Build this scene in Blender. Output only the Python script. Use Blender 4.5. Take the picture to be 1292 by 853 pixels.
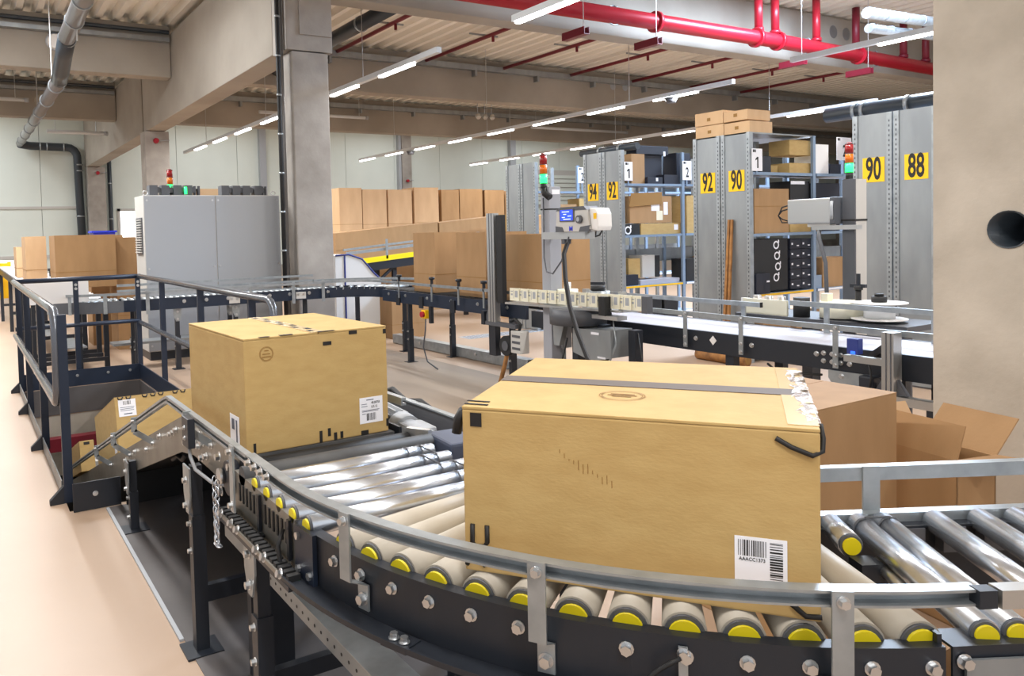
import bpy, bmesh, math, random
from mathutils import Vector, Matrix

random.seed(7)
for _o in list(bpy.data.objects):
    bpy.data.objects.remove(_o)
COL = bpy.context.scene.collection
SC = bpy.context.scene
rad = math.radians

# ------------------------------------------------------------------ camera
CAM_H = 1.5
YAW, PITCH, ROLL = rad(30.0), rad(2.22), rad(-1.48)
_f = Vector((math.sin(YAW) * math.cos(PITCH), math.cos(YAW) * math.cos(PITCH), -math.sin(PITCH)))
_r = Vector((math.cos(YAW), -math.sin(YAW), 0))
_u = _r.cross(_f)
_r2 = _r * math.cos(ROLL) + _u * math.sin(ROLL)
_u2 = -_r * math.sin(ROLL) + _u * math.cos(ROLL)
cam_data = bpy.data.cameras.new('camera')
cam_data.sensor_width = 36
cam_data.lens = 36 * 989 / 1292
cam_data.shift_x = (646 - 520.5) / 1292          # the photograph is an off-centre crop
cam_data.shift_y = -(426.5 - 330.9) / 1292
cam_data.clip_end = 200
cam = bpy.data.objects.new('camera', cam_data)
COL.objects.link(cam)
cam.matrix_world = Matrix(((_r2.x, _u2.x, -_f.x, 0), (_r2.y, _u2.y, -_f.y, 0), (_r2.z, _u2.z, -_f.z, CAM_H), (0, 0, 0, 1)))
SC.camera = cam

# ------------------------------------------------------------------ world and daylight
world = bpy.data.worlds.new('world')
SC.world = world
world.use_nodes = True
_bg = world.node_tree.nodes['Background']
_bg.inputs[0].default_value = (0.93, 0.96, 1.0, 1)
_bg.inputs[1].default_value = 0.78

def area_light(name, loc, sx, sy, power, color=(1, 1, 1), rot=(0, 0, 0)):
    d = bpy.data.lights.new(name, 'AREA')
    d.shape = 'RECTANGLE'; d.size = sx; d.size_y = sy; d.energy = power; d.color = color
    o = bpy.data.objects.new(name, d); COL.objects.link(o)
    o.location = loc; o.rotation_euler = rot
    return o

# daylight entering by two roof lights and added last-bay ones (openings are left in the roof deck)
ROOFLIGHTS_AND_FILL = [(-0.9, 1.7, 10.2, 12.6), (10.2, 13.6, 5.0, 7.8),
              (-3.0, 0.6, 23.6, 26.8), (6.0, 9.6, 23.6, 26.8), (13.0, 16.6, 23.6, 26.8), (20.0, 23.6, 23.6, 26.8), (28.0, 31.6, 23.6, 26.8)]  # unseen last-bay openings, added to brighten the back wall
ROOF_POWER = [330, 1500, 260, 100, 90, 100, 100]
for (_x0, _x1, _y0, _y1), _p in zip(ROOFLIGHTS_AND_FILL, ROOF_POWER):
    area_light('rooflight_daylight', ((_x0 + _x1) / 2, (_y0 + _y1) / 2, 5.70), _x1 - _x0 - .2, _y1 - _y0 - .2, _p, (0.62, 0.78, 1.0) if _x0 > 10 and _y0 < 9 else (0.95, 0.98, 1.0))
LED_POWER = 38

SC.view_settings.view_transform = 'Standard'
SC.view_settings.look = 'None'
SC.view_settings.gamma = 1
SC.view_settings.use_curve_mapping = False
SC.view_settings.exposure = 0.22

# ------------------------------------------------------------------ helpers
def srgb(r, g, b):
    def c(v):
        v /= 255.0
        return v / 12.92 if v <= 0.04045 else ((v + 0.055) / 1.055) ** 2.4
    return (c(r), c(g), c(b), 1)

def mat(name, col, rough=0.6, metal=0.0, col2=None, scale=4.0, detail=4.0, bump=0.0, bscale=60.0, stretch=None, emit=0.0, alpha=1.0, trans=0.0, lo=.35, hi=.7):
    m = bpy.data.materials.new(name)
    m.use_nodes = True
    nt = m.node_tree; n = nt.nodes; b = n['Principled BSDF']
    b.inputs['Base Color'].default_value = col
    b.inputs['Roughness'].default_value = rough
    b.inputs['Metallic'].default_value = metal
    b.inputs['Alpha'].default_value = alpha
    b.inputs['Transmission Weight'].default_value = trans
    if emit:
        b.inputs['Emission Color'].default_value = col
        b.inputs['Emission Strength'].default_value = emit
    vec = None
    if col2 or bump:
        tc = n.new('ShaderNodeTexCoord'); mp = n.new('ShaderNodeMapping')
        if stretch: mp.inputs['Scale'].default_value = stretch
        nt.links.new(tc.outputs['Object'], mp.inputs['Vector']); vec = mp.outputs['Vector']
    if col2:
        nz = n.new('ShaderNodeTexNoise'); nz.inputs['Scale'].default_value = scale; nz.inputs['Detail'].default_value = detail
        rp = n.new('ShaderNodeValToRGB')
        rp.color_ramp.elements[0].position = lo; rp.color_ramp.elements[1].position = hi
        rp.color_ramp.elements[0].color = col; rp.color_ramp.elements[1].color = col2
        nt.links.new(vec, nz.inputs['Vector']); nt.links.new(nz.outputs['Fac'], rp.inputs['Fac'])
        nt.links.new(rp.outputs['Color'], b.inputs['Base Color'])
    if bump:
        nb = n.new('ShaderNodeTexNoise'); nb.inputs['Scale'].default_value = bscale; nb.inputs['Detail'].default_value = 3
        bp = n.new('ShaderNodeBump'); bp.inputs['Strength'].default_value = bump; bp.inputs['Distance'].default_value = 0.01
        nt.links.new(vec, nb.inputs['Vector']); nt.links.new(nb.outputs['Fac'], bp.inputs['Height'])
        nt.links.new(bp.outputs['Normal'], b.inputs['Normal'])
    return m

M = {}
M['floor'] = mat('floor_screed', srgb(178, 153, 131), .42, 0, srgb(167, 142, 121), .5, 6, .03, 25)
M['floor_grey'] = mat('worn_floor_lane', srgb(128, 116, 105), .5, 0, srgb(160, 142, 124), 1.2, 6, stretch=(1.5, .25, 1))
M['pit'] = mat('pit_concrete', srgb(176, 168, 156), .8, 0, srgb(140, 134, 124), 2)
M['concrete'] = mat('concrete', srgb(172, 166, 160), .85, 0, srgb(144, 138, 131), 2.2, 9, .15, 34)
M['concrete_pale'] = mat('pale_concrete', srgb(204, 194, 180), .85, 0, srgb(176, 166, 152), 2.6, 9, .18, 36)
M['concrete_beam'] = mat('concrete_beam', srgb(166, 158, 147), .85, 0, srgb(146, 138, 127), .7, 8, .08, 20)
M['deck'] = mat('roof_deck_steel', srgb(238, 234, 224), .45, .05)
M['wall'] = mat('sandwich_panel', srgb(222, 230, 224), .55, 0, srgb(214, 222, 216), .6)
M['card'] = mat('cardboard_kraft', srgb(190, 160, 104), .75, 0, srgb(182, 151, 95), 26, 6, .06, 160, (.5, .5, 1.3))
M['card2'] = mat('cardboard_brown', srgb(170, 134, 94), .8, 0, srgb(160, 125, 86), 8, 5, .05, 120, (1, 1, .3))
M['card3'] = mat('cardboard_pale', srgb(212, 178, 138), .8, 0, srgb(202, 166, 128), 6, 5, .05, 120, (1, 1, .3))
M['black'] = mat('black_powder_coat', srgb(38, 42, 50), .42, .15)
M['navy'] = mat('navy_paint', srgb(36, 46, 64), .4, .2)
M['rubber'] = mat('black_rubber', srgb(24, 24, 26), .6)
M['belt'] = mat('grey_conveyor_belt', srgb(84, 84, 84), .6, 0, srgb(70, 70, 72), 10)
M['beltwhite'] = mat('pale_conveyor_belt', srgb(176, 178, 190), .45)
M['galv'] = mat('galvanised_steel', srgb(172, 178, 182), .38, .65, srgb(150, 156, 160), 14, 5)
M['galvd'] = mat('galvanised_sheet', srgb(158, 163, 166), .4, .55, srgb(140, 145, 149), 5, 5, stretch=(1, 1, .3))
M['alu'] = mat('aluminium', srgb(190, 190, 188), .3, .8)
M['chrome'] = mat('bright_zinc_roller', srgb(222, 228, 236), .27, .9, srgb(206, 212, 222), 30)
M['steel'] = mat('zinc_bolt', srgb(206, 208, 210), .28, .9)
M['pvc'] = mat('beige_roller_sleeve', srgb(190, 182, 168), .5, 0, srgb(180, 171, 156), 6)
M['plate_steel'] = mat('dull_side_plate', srgb(142, 138, 130), .38, .5, srgb(122, 118, 110), 9)
M['yellow'] = mat('yellow_plastic', srgb(232, 212, 20), .4)
M['yellowp'] = mat('yellow_number_plate', srgb(248, 196, 8), .45)
M['ink'] = mat('black_print', srgb(26, 24, 24), .6)
M['inkbrown'] = mat('brown_print', srgb(150, 112, 58), .75)
M['white'] = mat('white_plastic', srgb(236, 234, 232), .45)
M['label'] = mat('white_label_paper', srgb(240, 240, 246), .5)
M['grey'] = mat('grey_enamel', srgb(166, 170, 176), .45)
M['postgrey'] = mat('blue_grey_post', srgb(158, 160, 168), .45)
M['greylt'] = mat('light_grey_enamel', srgb(196, 194, 190), .45)
M['greyd'] = mat('dark_grey_plastic', srgb(84, 86, 92), .45)
M['greyb'] = mat('blue_grey_paint', srgb(80, 88, 108), .5)
M['red'] = mat('red_pipe_paint', srgb(170, 26, 44), .34)
M['redd'] = mat('dark_red_paint', srgb(112, 18, 36), .45)
M['pipe'] = mat('anthracite_pipe', srgb(54, 62, 70), .35)
M['railpipe'] = mat('dark_gloss_rail', srgb(104, 108, 116), .22, .5)
M['pipeg'] = mat('grey_steel_pipe', srgb(122, 120, 120), .35, .35)
M['bluelt'] = mat('blue_shelf_steel', srgb(138, 158, 182), .4, .35)
M['navybox'] = mat('navy_carton', srgb(26, 31, 46), .6)
M['blackbox'] = mat('black_carton', srgb(24, 25, 28), .6)
M['tape'] = mat('grey_brown_tape', srgb(96, 85, 78), .7)
M['tapeclr'] = mat('clear_tape', srgb(222, 196, 150), .15)
M['foil'] = mat('crumpled_film', srgb(206, 196, 186), .15, .5, srgb(150, 130, 110), 60, 4, .9, 90)
M['film'] = mat('white_film', srgb(226, 228, 230), .3, alpha=.85)
M['cream'] = mat('cream_label_roll', srgb(232, 228, 206), .5)
M['green_on'] = mat('lit_green_lens', srgb(40, 255, 110), .3, emit=2.5)
M['amber'] = mat('amber_lens', srgb(220, 110, 20), .25)
M['redlens'] = mat('red_lens', srgb(150, 24, 28), .25)
M['screen'] = mat('lit_blue_screen', srgb(36, 70, 240), .3, emit=1.0)
M['screen_text'] = mat('screen_digits', srgb(200, 220, 255), .3, emit=1.2)
M['led'] = mat('led_diffuser', (1, .98, .94, 1), .5, emit=9.0)
M['lamp'] = mat('lamp_housing', srgb(214, 218, 222), .4)
M['glass'] = mat('lit_window_pane', (.92, .97, 1, 1), .1, emit=3.0)
M['bluecrate'] = mat('blue_plastic', srgb(40, 60, 220), .45)
M['seam'] = mat('blue_seam_tape', srgb(40, 56, 130), .5)
M['plate'] = mat('dark_floor_plate', srgb(92, 88, 88), .6, 0, srgb(78, 74, 74), 2.5, 6)  # grey with shade in the colour, for the floor and pit sheets
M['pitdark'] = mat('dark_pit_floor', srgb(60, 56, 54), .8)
M['mdf'] = mat('wooden_log', srgb(168, 118, 66), .8, 0, srgb(120, 82, 46), 12)
M['blueled'] = mat('lit_blue_sensor', srgb(40, 90, 255), .3, emit=2.0)

XF = None                     # (a, x0, b, y0, c): survey grid of a zone -> hall coordinates
def xf(p):
    p = Vector(p)
    if XF is None: return p
    a, x0, b, y0, c = XF
    return Vector((a * p.x + x0, b * p.y + y0, c * p.z))

class MB:
    """collects simple solids; build() links them as one mesh object"""
    def __init__(s, mx=None):
        s.v = []; s.f = []; s.s = []; s.c = []; s.mx = mx
    def add(s, vs, fs, smooth=False, cs=None):
        o = len(s.v)
        for i, p in enumerate(vs):
            p = Vector(p); q = p if cs is None else Vector(cs[i])
            if s.mx: p = s.mx @ p; q = s.mx @ q
            s.v.append(p); s.c.append(q)
        for f in fs:
            s.f.append([i + o for i in f]); s.s.append(smooth)
        return s
    def mapped(s):
        if XF is None: return s.v
        return [xf(c) + (v - c) * XF[4] for v, c in zip(s.v, s.c)]
    def box(s, x0, x1, y0, y1, z0, z1):
        vs = [(x0, y0, z0), (x1, y0, z0), (x1, y1, z0), (x0, y1, z0), (x0, y0, z1), (x1, y0, z1), (x1, y1, z1), (x0, y1, z1)]
        return s.add(vs, [(0, 3, 2, 1), (4, 5, 6, 7), (0, 1, 5, 4), (1, 2, 6, 5), (2, 3, 7, 6), (3, 0, 4, 7)])
    def obox(s, c, a, b, d, sa, sb, sd):
        """box at centre c along unit vectors a, b, d with full sizes"""
        c, a, b, d = Vector(c), Vector(a) * sa / 2, Vector(b) * sb / 2, Vector(d) * sd / 2
        vs = [c + i * a + j * b + k * d for k in (-1, 1) for i, j in ((-1, -1), (1, -1), (1, 1), (-1, 1))]
        fs = [(0, 3, 2, 1), (4, 5, 6, 7), (0, 1, 5, 4), (1, 2, 6, 5), (2, 3, 7, 6), (3, 0, 4, 7)]
        if a.cross(b).dot(d) < 0: fs = [f[::-1] for f in fs]
        return s.add(vs, fs)
    def bar(s, p0, p1, w, h, up=(0, 0, 1)):
        p0, p1 = Vector(p0), Vector(p1); a = (p1 - p0); L = a.length; a.normalize()
        b = Vector(up).cross(a)
        if b.length < 1e-4: b = Vector((1, 0, 0)).cross(a)
        b.normalize(); d = a.cross(b)
        return s.obox((p0 + p1) / 2, a, b, d, L, w, h)
    def cyl(s, p0, p1, r0, r1=None, n=14, cap=True):
        r1 = r0 if r1 is None else r1
        p0, p1 = Vector(p0), Vector(p1); a = (p1 - p0).normalized()
        b = a.orthogonal().normalized(); c = a.cross(b)
        vs = []; cs = [p0] * n + [p1] * n
        for p, r in ((p0, r0), (p1, r1)):
            vs += [p + r * (b * math.cos(2 * math.pi * i / n) + c * math.sin(2 * math.pi * i / n)) for i in range(n)]
        s.add(vs, [(i, (i + 1) % n, n + (i + 1) % n, n + i) for i in range(n)], n > 8, cs)
        if cap:
            s.add(vs[:n], [tuple(range(n))[::-1]], False, cs[:n]); s.add(vs[n:], [tuple(range(n))], False, cs[n:])
        return s
    def tube(s, pts, r, n=8):
        pts = [Vector(p) for p in pts]; N = len(pts); vs = []; cs = []; prev = None
        for i, p in enumerate(pts):
            t = (pts[min(i + 1, N - 1)] - pts[max(i - 1, 0)]).normalized()
            b = t.orthogonal().normalized() if prev is None else (prev - t * prev.dot(t)).normalized()
            prev = b; c = t.cross(b)
            vs += [p + r * (b * math.cos(2 * math.pi * k / n) + c * math.sin(2 * math.pi * k / n)) for k in range(n)]; cs += [p] * n
        fs = [(i * n + k, i * n + (k + 1) % n, (i + 1) * n + (k + 1) % n, (i + 1) * n + k) for i in range(N - 1) for k in range(n)]
        s.add(vs, fs, True, cs)
        s.add(vs[:n], [tuple(range(n))[::-1]], False, cs[:n]); s.add(vs[-n:], [tuple(range(n))], False, cs[-n:])
        return s
    def sweep(s, prof, path, smooth=False):
        """closed profile [(side, up)] along path [(point, side vector)]"""
        n = len(prof); vs = []
        for p, a in path:
            p, a = Vector(p), Vector(a)
            vs += [p + a * q[0] + Vector((0, 0, q[1])) for q in prof]
        N = len(path)
        fs = [(i * n + k, i * n + (k + 1) % n, (i + 1) * n + (k + 1) % n, (i + 1) * n + k) for i in range(N - 1) for k in range(n)]
        s.add(vs, fs, smooth)
        s.add(vs[:n], [tuple(range(n))[::-1]]); s.add(vs[-n:], [tuple(range(n))])
        return s
    def prism(s, poly, ext):
        """polygon of 3D points extruded by vector"""
        e = Vector(ext); n = len(poly); P = [Vector(p) for p in poly]
        s.add(P + [p + e for p in P], [tuple(range(n))[::-1], tuple(range(n, 2 * n))] + [(i, (i + 1) % n, n + (i + 1) % n, n + i) for i in range(n)])
        return s
    def ring(s, c, u, v, r, w, n=28, a0=0, a1=2 * math.pi, t=.0006):
        c, u, v = Vector(c), Vector(u), Vector(v); nn = u.cross(v)
        vs = []
        for i in range(n + 1):
            a = a0 + (a1 - a0) * i / n; d = u * math.cos(a) + v * math.sin(a)
            vs += [c + d * (r - w / 2) + nn * t, c + d * (r + w / 2) + nn * t]
        return s.add(vs, [(2 * i, 2 * i + 1, 2 * i + 3, 2 * i + 2) for i in range(n)])
    def mesh(s, name, mt, off=Vector((0, 0, 0)), bevel=0, pos=None):
        me = bpy.data.meshes.new(name)
        me.from_pydata([p - off for p in (pos or s.v)], [], s.f)
        me.polygons.foreach_set('use_smooth', s.s)
        bm = bmesh.new(); bm.from_mesh(me)
        bmesh.ops.remove_doubles(bm, verts=bm.verts, dist=1e-6)
        if bevel:
            bmesh.ops.bevel(bm, geom=[e for e in bm.edges], offset=bevel, segments=2, affect='EDGES', profile=.6)
        bmesh.ops.recalc_face_normals(bm, faces=bm.faces)
        bm.to_mesh(me); bm.free()
        me.materials.append(M[mt] if isinstance(mt, str) else mt)
        return me
    def build(s, name, mt, parent=None, bevel=0, label=None):
        pos = s.mapped()
        if parent is None:
            xs = [p.x for p in pos]; ys = [p.y for p in pos]; zs = [p.z for p in pos]
            off = Vector(((min(xs) + max(xs)) / 2, (min(ys) + max(ys)) / 2, min(zs)))
        else:
            off = Vector((0, 0, 0)); q = parent
            while q: off = off + q.location; q = q.parent
        o = bpy.data.objects.new(name, s.mesh(name, mt, off, bevel, pos))
        COL.objects.link(o)
        if parent is None: o.location = off
        else: o.parent = parent
        if label: o['label'] = label
        return o

def tag(o, label, cat, group=None, kind=None):
    o['label'] = label
    if cat: o['category'] = cat
    if group: o['group'] = group
    if kind: o['kind'] = kind
    return o

def thing(name, label, cat, loc=(0, 0, 0), group=None):
    o = bpy.data.objects.new(name, None); COL.objects.link(o)
    o.empty_display_size = .1; o.location = xf(loc)
    return tag(o, label, cat, group)

def struct(name, mb, mt, parent=None, label=None):
    o = mb.build(name, mt, parent)
    if parent is None: o['kind'] = 'structure'
    if label: o['label'] = label
    return o

_shared = {}
def _shared_mesh(key, maker):
    if key not in _shared: _shared[key] = maker()
    return _shared[key]

def inst(name, me, parent, pos, axis=None):
    """an object sharing mesh data; its local +Z is turned to axis"""
    o = bpy.data.objects.new(name, me); COL.objects.link(o)
    off = Vector((0, 0, 0)); q = parent
    while q: off = off + q.location; q = q.parent
    o.parent = parent
    if axis is not None:
        o.rotation_mode = 'QUATERNION'
        o.rotation_quaternion = Vector((0, 0, 1)).rotation_difference(Vector(axis).normalized())
    o.location = xf(pos) - off
    return o

def bolt(parent, pos, axis, r=.010, h=.012):
    me = _shared_mesh(('bolt', r, h), lambda: MB().cyl((0, 0, 0), (0, 0, .002), r * 1.35, n=12).cyl((0, 0, .002), (0, 0, h), r, n=6).mesh('bolt', 'steel'))
    return inst('bolt', me, parent, pos, axis)

def frame(o, u, v):
    """matrix with origin o, local x = u, local y = v, z = normal"""
    u, v = Vector(u).normalized(), Vector(v).normalized(); n = u.cross(v)
    return Matrix(((u.x, v.x, n.x, o[0]), (u.y, v.y, n.y, o[1]), (u.z, v.z, n.z, o[2]), (0, 0, 0, 1)))

def text_part(name, txt, mx, size, mt, parent, sx=.62, bold=.0, center=True):
    cu = bpy.data.curves.new('t', 'FONT'); cu.body = txt; cu.size = size; cu.offset = bold; cu.extrude = .0006
    cu.resolution_u = 3
    if center: cu.align_x = 'CENTER'; cu.align_y = 'CENTER'
    ob = bpy.data.objects.new('t', cu); COL.objects.link(ob)
    dg = bpy.context.evaluated_depsgraph_get(); dg.update()
    me = bpy.data.meshes.new_from_object(ob.evaluated_get(dg))
    bpy.data.objects.remove(ob); bpy.data.curves.remove(cu)
    off = Vector((0, 0, 0)); q = parent
    while q: off = off + q.location; q = q.parent
    for v in me.vertices:
        v.co = xf(mx @ Vector((v.co.x * sx, v.co.y, v.co.z + .0008))) - off
    me.materials.clear(); me.materials.append(M[mt]); me.name = name
    o = bpy.data.objects.new(name, me); COL.objects.link(o); o.parent = parent
    return o

def arc(c, r, a0, a1, n, z=0):
    """points with outward side vector"""
    out = []
    for i in range(n + 1):
        a = rad(a0 + (a1 - a0) * i / n); d = Vector((math.cos(a), math.sin(a), 0))
        out.append((Vector((c[0], c[1], z)) + d * r, d))
    return out

# ------------------------------------------------------------------ the hall
PIT = (0.47, 1.62, 4.68, 8.70)          # opening in the floor x0 x1 y0 y1
FX0, FX1, FY0, FY1 = -9.0, 46.0, -7.0, 28.3
fl = MB()
for (a, b, c, d) in ((FX0, FX1, FY0, PIT[2]), (FX0, FX1, PIT[3], FY1), (FX0, PIT[0], PIT[2], PIT[3]), (PIT[1], FX1, PIT[2], PIT[3])):
    fl.box(a, b, c, d, -.28, 0)
struct('floor', fl, 'floor', label='pale beige screed floor of the hall')
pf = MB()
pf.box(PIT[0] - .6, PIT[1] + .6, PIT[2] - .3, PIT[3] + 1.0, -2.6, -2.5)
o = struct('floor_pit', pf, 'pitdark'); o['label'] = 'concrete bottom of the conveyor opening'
pw = MB()
pw.box(PIT[0], PIT[1], PIT[3], PIT[3] + .2, -.9, -.28)
pw.box(PIT[0] - .3, PIT[0], PIT[2], PIT[3] + .9, -2.5, -.28).box(PIT[1], PIT[1] + .3, PIT[2], PIT[3] + .9, -2.5, -.28)
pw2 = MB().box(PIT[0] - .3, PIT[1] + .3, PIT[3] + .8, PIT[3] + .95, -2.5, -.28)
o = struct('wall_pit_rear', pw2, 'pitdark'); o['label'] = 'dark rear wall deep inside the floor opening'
pw.box(PIT[0] - .3, PIT[1] + .3, PIT[2] - .2, PIT[2], -2.5, -.28)
o = struct('wall_pit', pw, 'pit'); o['label'] = 'concrete sides of the conveyor opening'
for _b in ((PIT[0] + .002, PIT[1] - .002, PIT[3] - .012, PIT[3] - .002, -.27, -.004), (PIT[1] - .012, PIT[1] - .002, PIT[2] + .3, PIT[3] - .014, -.27, -.004)):
    MB().box(*_b).build('lining_plate', 'plate', o)  # dark sheets added to give the slab edge its shade
pb = MB().box(PIT[0], PIT[1], 8.4, 8.52, -.58, -.45)
o = struct('trim_1', pb, 'redd'); o['label'] = 'dark red beam below the floor opening'
pb = MB().box(.98, 1.18, 7.9, 8.05, -2.5, -.6)
o = struct('trim_2', pb, 'greylt'); o['label'] = 'pale post standing inside the floor opening'

# worn grey lane on the floor between the conveyors
tag(MB().prism([(2.2, 3.4, .001), (4.0, 3.6, .001), (4.75, 6.0, .001), (4.7, 8.9, .001), (3.6, 8.9, .001), (2.9, 6.2, .001)], (0, 0, .002)).build('floor_lane', 'floor_grey'),
    'worn grey driving lane on the floor between the conveyors', None, kind='structure')

tag(MB().box(.665, 1.48, 1.2, 4.62, .0005, .004).build('floor_plate', 'plate'), 'dark grey floor plate beneath the inclined conveyor', None, kind='structure')  # added sheet; its dark grey holds the shade under the conveyor

# roof deck: trapezoidal sheet, ribs run along Y, one object per bay
def deck(y0, y1, z, holes=()):
    mb = MB(); per = .333; x = -9.0
    while x < 46:
        segs = [(y0, y1)]
        for hx0, hx1, hy0, hy1 in holes:
            if hx0 < x + per / 2 < hx1:
                segs = [(y0, hy0), (hy1, y1)]; break
        pr = [(x, z + .13), (x + .05, z), (x + .16, z), (x + .21, z + .13), (x + per, z + .13)]
        for a, b in segs:
            if b - a < .05: continue
            vs = [(px, yy, pz) for yy in (a, b) for px, pz in pr]
            mb.add(vs, [(i, i + 1, 6 + i, 5 + i) for i in range(4)])
        x += per
    return mb
DZ = 5.66
BEAM_Y = (3.4, 9.6, 15.75, 21.95)
cd = MB()
for y0, y1 in ((-7, 3.6), (3.6, 9.8), (9.8, 16), (16, 22.2), (22.2, 28.3)):
    d = deck(y0, y1, DZ, [h for h in ROOFLIGHTS_AND_FILL if y0 <= h[2] and h[3] <= y1])
    cd.add(d.v, d.f)
struct('ceiling', cd, 'deck', label='ribbed pale steel roof deck')
for i, (hx0, hx1, hy0, hy1) in enumerate(ROOFLIGHTS_AND_FILL):
    k = MB()
    for a, b, c, e in ((hx0 - .2, hx0, hy0, hy1), (hx1, hx1 + .2, hy0, hy1), (hx0 - .2, hx1 + .2, hy0 - .08, hy0), (hx0 - .2, hx1 + .2, hy1, hy1 + .08)):
        k.box(a, b, c, e, DZ, DZ + .55)
    o = struct('trim_%d' % (i + 20), k, 'white'); o['label'] = 'white kerb of a roof light, ' + ['over the railing', 'above the red main', 'far left bay', 'last bay behind the column', 'last bay in mid hall', 'last bay by the racks', 'last bay far right'][i]

# concrete beams across, each with a cable tray on its near face
for i, y in enumerate(BEAM_Y):
    if i == 0: continue
    b = MB().box(4.2, 45.9, y, y + .36, 4.64, DZ - .02)
    o = b.build('concrete_beam', 'concrete_beam', bevel=.02)
    tag(o, ['', 'concrete roof beam behind the large red pipe', 'concrete roof beam in mid hall with the two round holes', 'far concrete roof beam close to the pale back wall'][i], 'beam', kind='structure')
    t = MB().box(4.4, 45.9, y - .14, y - .002, DZ - .32, DZ - .26).box(4.4, 45.9, y - .14, y - .125, DZ - .26, DZ - .19)
    if i > 1:
        tr = t.build('cable_tray', 'galvd', o)
        MB().cyl((4.4, y - .07, DZ - .22), (45.9, y - .07, DZ - .22), .035, n=8).build('cable', 'pipe', o)
        brk = MB().box(-.03, .03, -.16, 0, -.14, 0).mesh('tray_bracket', 'galvd')
        for k in range(14):
            inst('tray_bracket', brk, o, (5.2 + k * 1.9, y - .002, DZ - .32))
    if i == 2:
        for hx in (15.5, 15.95):
            MB().cyl((hx, y - .004, 5.3), (hx, y + .05, 5.3), .1, n=20).build('sleeve_opening', 'grey', o)
    if i == 1:
        for hx in (15.55, 16.0):
            MB().cyl((hx, y - .004, 5.34), (hx, y + .05, 5.34), .13, n=20).build('sleeve_opening', 'pipeg', o)
for i, y in ((2, 15.75), (3, 21.95)):
    b = MB().box(-9, 3.74, y, y + .36, 4.64, DZ - .02)
    o = b.build('concrete_beam', 'concrete_beam', bevel=.02)
    tag(o, 'brown concrete roof beam left of the column, nearer one' if i == 2 else 'pale concrete roof beam left of the column, farther one', 'beam', kind='structure')
    t = MB().box(-9, 3.7, y - .15, y - .002, DZ - .36, DZ - .28).build('cable_tray', 'galvd', o)
    MB().cyl((-9, y - .07, DZ - .16), (3.7, y - .07, DZ - .16), .04, n=8).build('cable', 'pipe', o)
    if i == 3:
        MB().cyl((1.95, y - .004, 5.05), (1.95, y + .05, 5.05), .16, n=20).build('sleeve_opening', 'pit', o)
# girder lengths along the column line
GX0, GX1 = 3.75, 4.15
for (y0, y1, lb) in ((10.1, 18.6, 'large pale concrete girder running from the main column to the rear'), (18.7, 28.2, 'rear concrete girder over the far left column')):
    o = MB().box(GX0, GX1, y0 + .01, y1 - .01, 3.92, 5.5).build('concrete_girder', 'concrete_beam', bevel=.015)
    tag(o, lb, 'girder', kind='structure')
o = MB().box(GX0, GX1, 3.5, 9.55, 4.95, 5.5).build('concrete_girder', 'concrete_beam', bevel=.015)
tag(o, 'near concrete girder above the main column', 'girder', kind='structure')

def column(x0, x1, y0, y1, z1, label, upper=None):
    o = MB().box(x0, x1, y0, y1, 0, z1).build('concrete_column', 'concrete', bevel=.012)
    tag(o, label, 'column', kind='structure')
    if upper:
        MB().box(*upper, z1 + .015, DZ - .02).build('column_head', 'concrete', o, bevel=.012)
    return o
c1 = column(3.82, 4.33, 9.6, 10.1, 3.88, 'grey concrete column with black cable duct beside the grey cabinet', (3.75, 4.40, 9.6, 10.1))
MB().box(3.93, 4.38, 9.575, 9.6, 4.1, DZ - .05).build('column_panel', 'concrete', c1)
# duct and conduit on the left face of column 1
du = thing('cable_duct', 'black corrugated cable duct running up the main concrete column', 'cable duct', (3.74, 9.6, 0))
MB().cyl((3.64, 9.62, .0), (3.64, 9.62, 5.6), .028, n=10).build('duct', 'rubber', du)
clip = MB().cyl((0, 0, -.012), (0, 0, .012), .036, n=10).mesh('clip', 'galv')
for k in range(9): inst('clip', clip, du, (3.64, 9.62, 1.3 + k * .5))
MB().cyl((3.705, 9.7, 0), (3.705, 9.7, 5.6), .035, n=10).build('conduit', 'pipeg', du)
c2 = column(3.69, 4.22, 18.2, 18.7, 3.91, 'concrete column behind the grey cabinet with a small red lamp', None)
c3 = column(3.75, 4.3, 27.7, 28.2, 3.91, 'far left concrete column against the back wall', None)
for (x, y, z, lb) in ((3.92, 18.16, 3.69, 'small red alarm bell on the second column'), (4.06, 27.66, 3.71, 'small red alarm bell on the far left column'), (16.06, 28.06, 3.6, 'small red alarm bell on the back wall pilaster')):
    t = thing('alarm_bell', lb, 'alarm', (x, y, z))
    MB().cyl((x, y, z), (x, y - .09, z), .065, .05, n=16).build('bell', 'red', t)
    MB().cyl((x, y + .03, z), (x, y, z), .035, n=12).build('base', 'redd', t)
    MB().tube([(x + .1, y + .02, z), (x + .22, y + .02, z + .02), (x + .3, y + .02, z + .02)], .012, 6).build('wire', 'grey', t)
# right hand column with the round sleeve
rc = MB()
RX0, RX1, RY0, RY1 = 3.72, 4.12, 1.455, 1.845
HC, HR = (1.556, 1.447), .078
def ring_pts(x): return [(x, HC[0] + HR * math.cos(2 * math.pi * i / 24), HC[1] + HR * math.sin(2 * math.pi * i / 24)) for i in range(24)]
rc.box(RX0, RX1, RY0, RY1, 0, 1.36).box(RX0, RX1, RY0, RY1, 1.53, DZ - .02)
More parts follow.
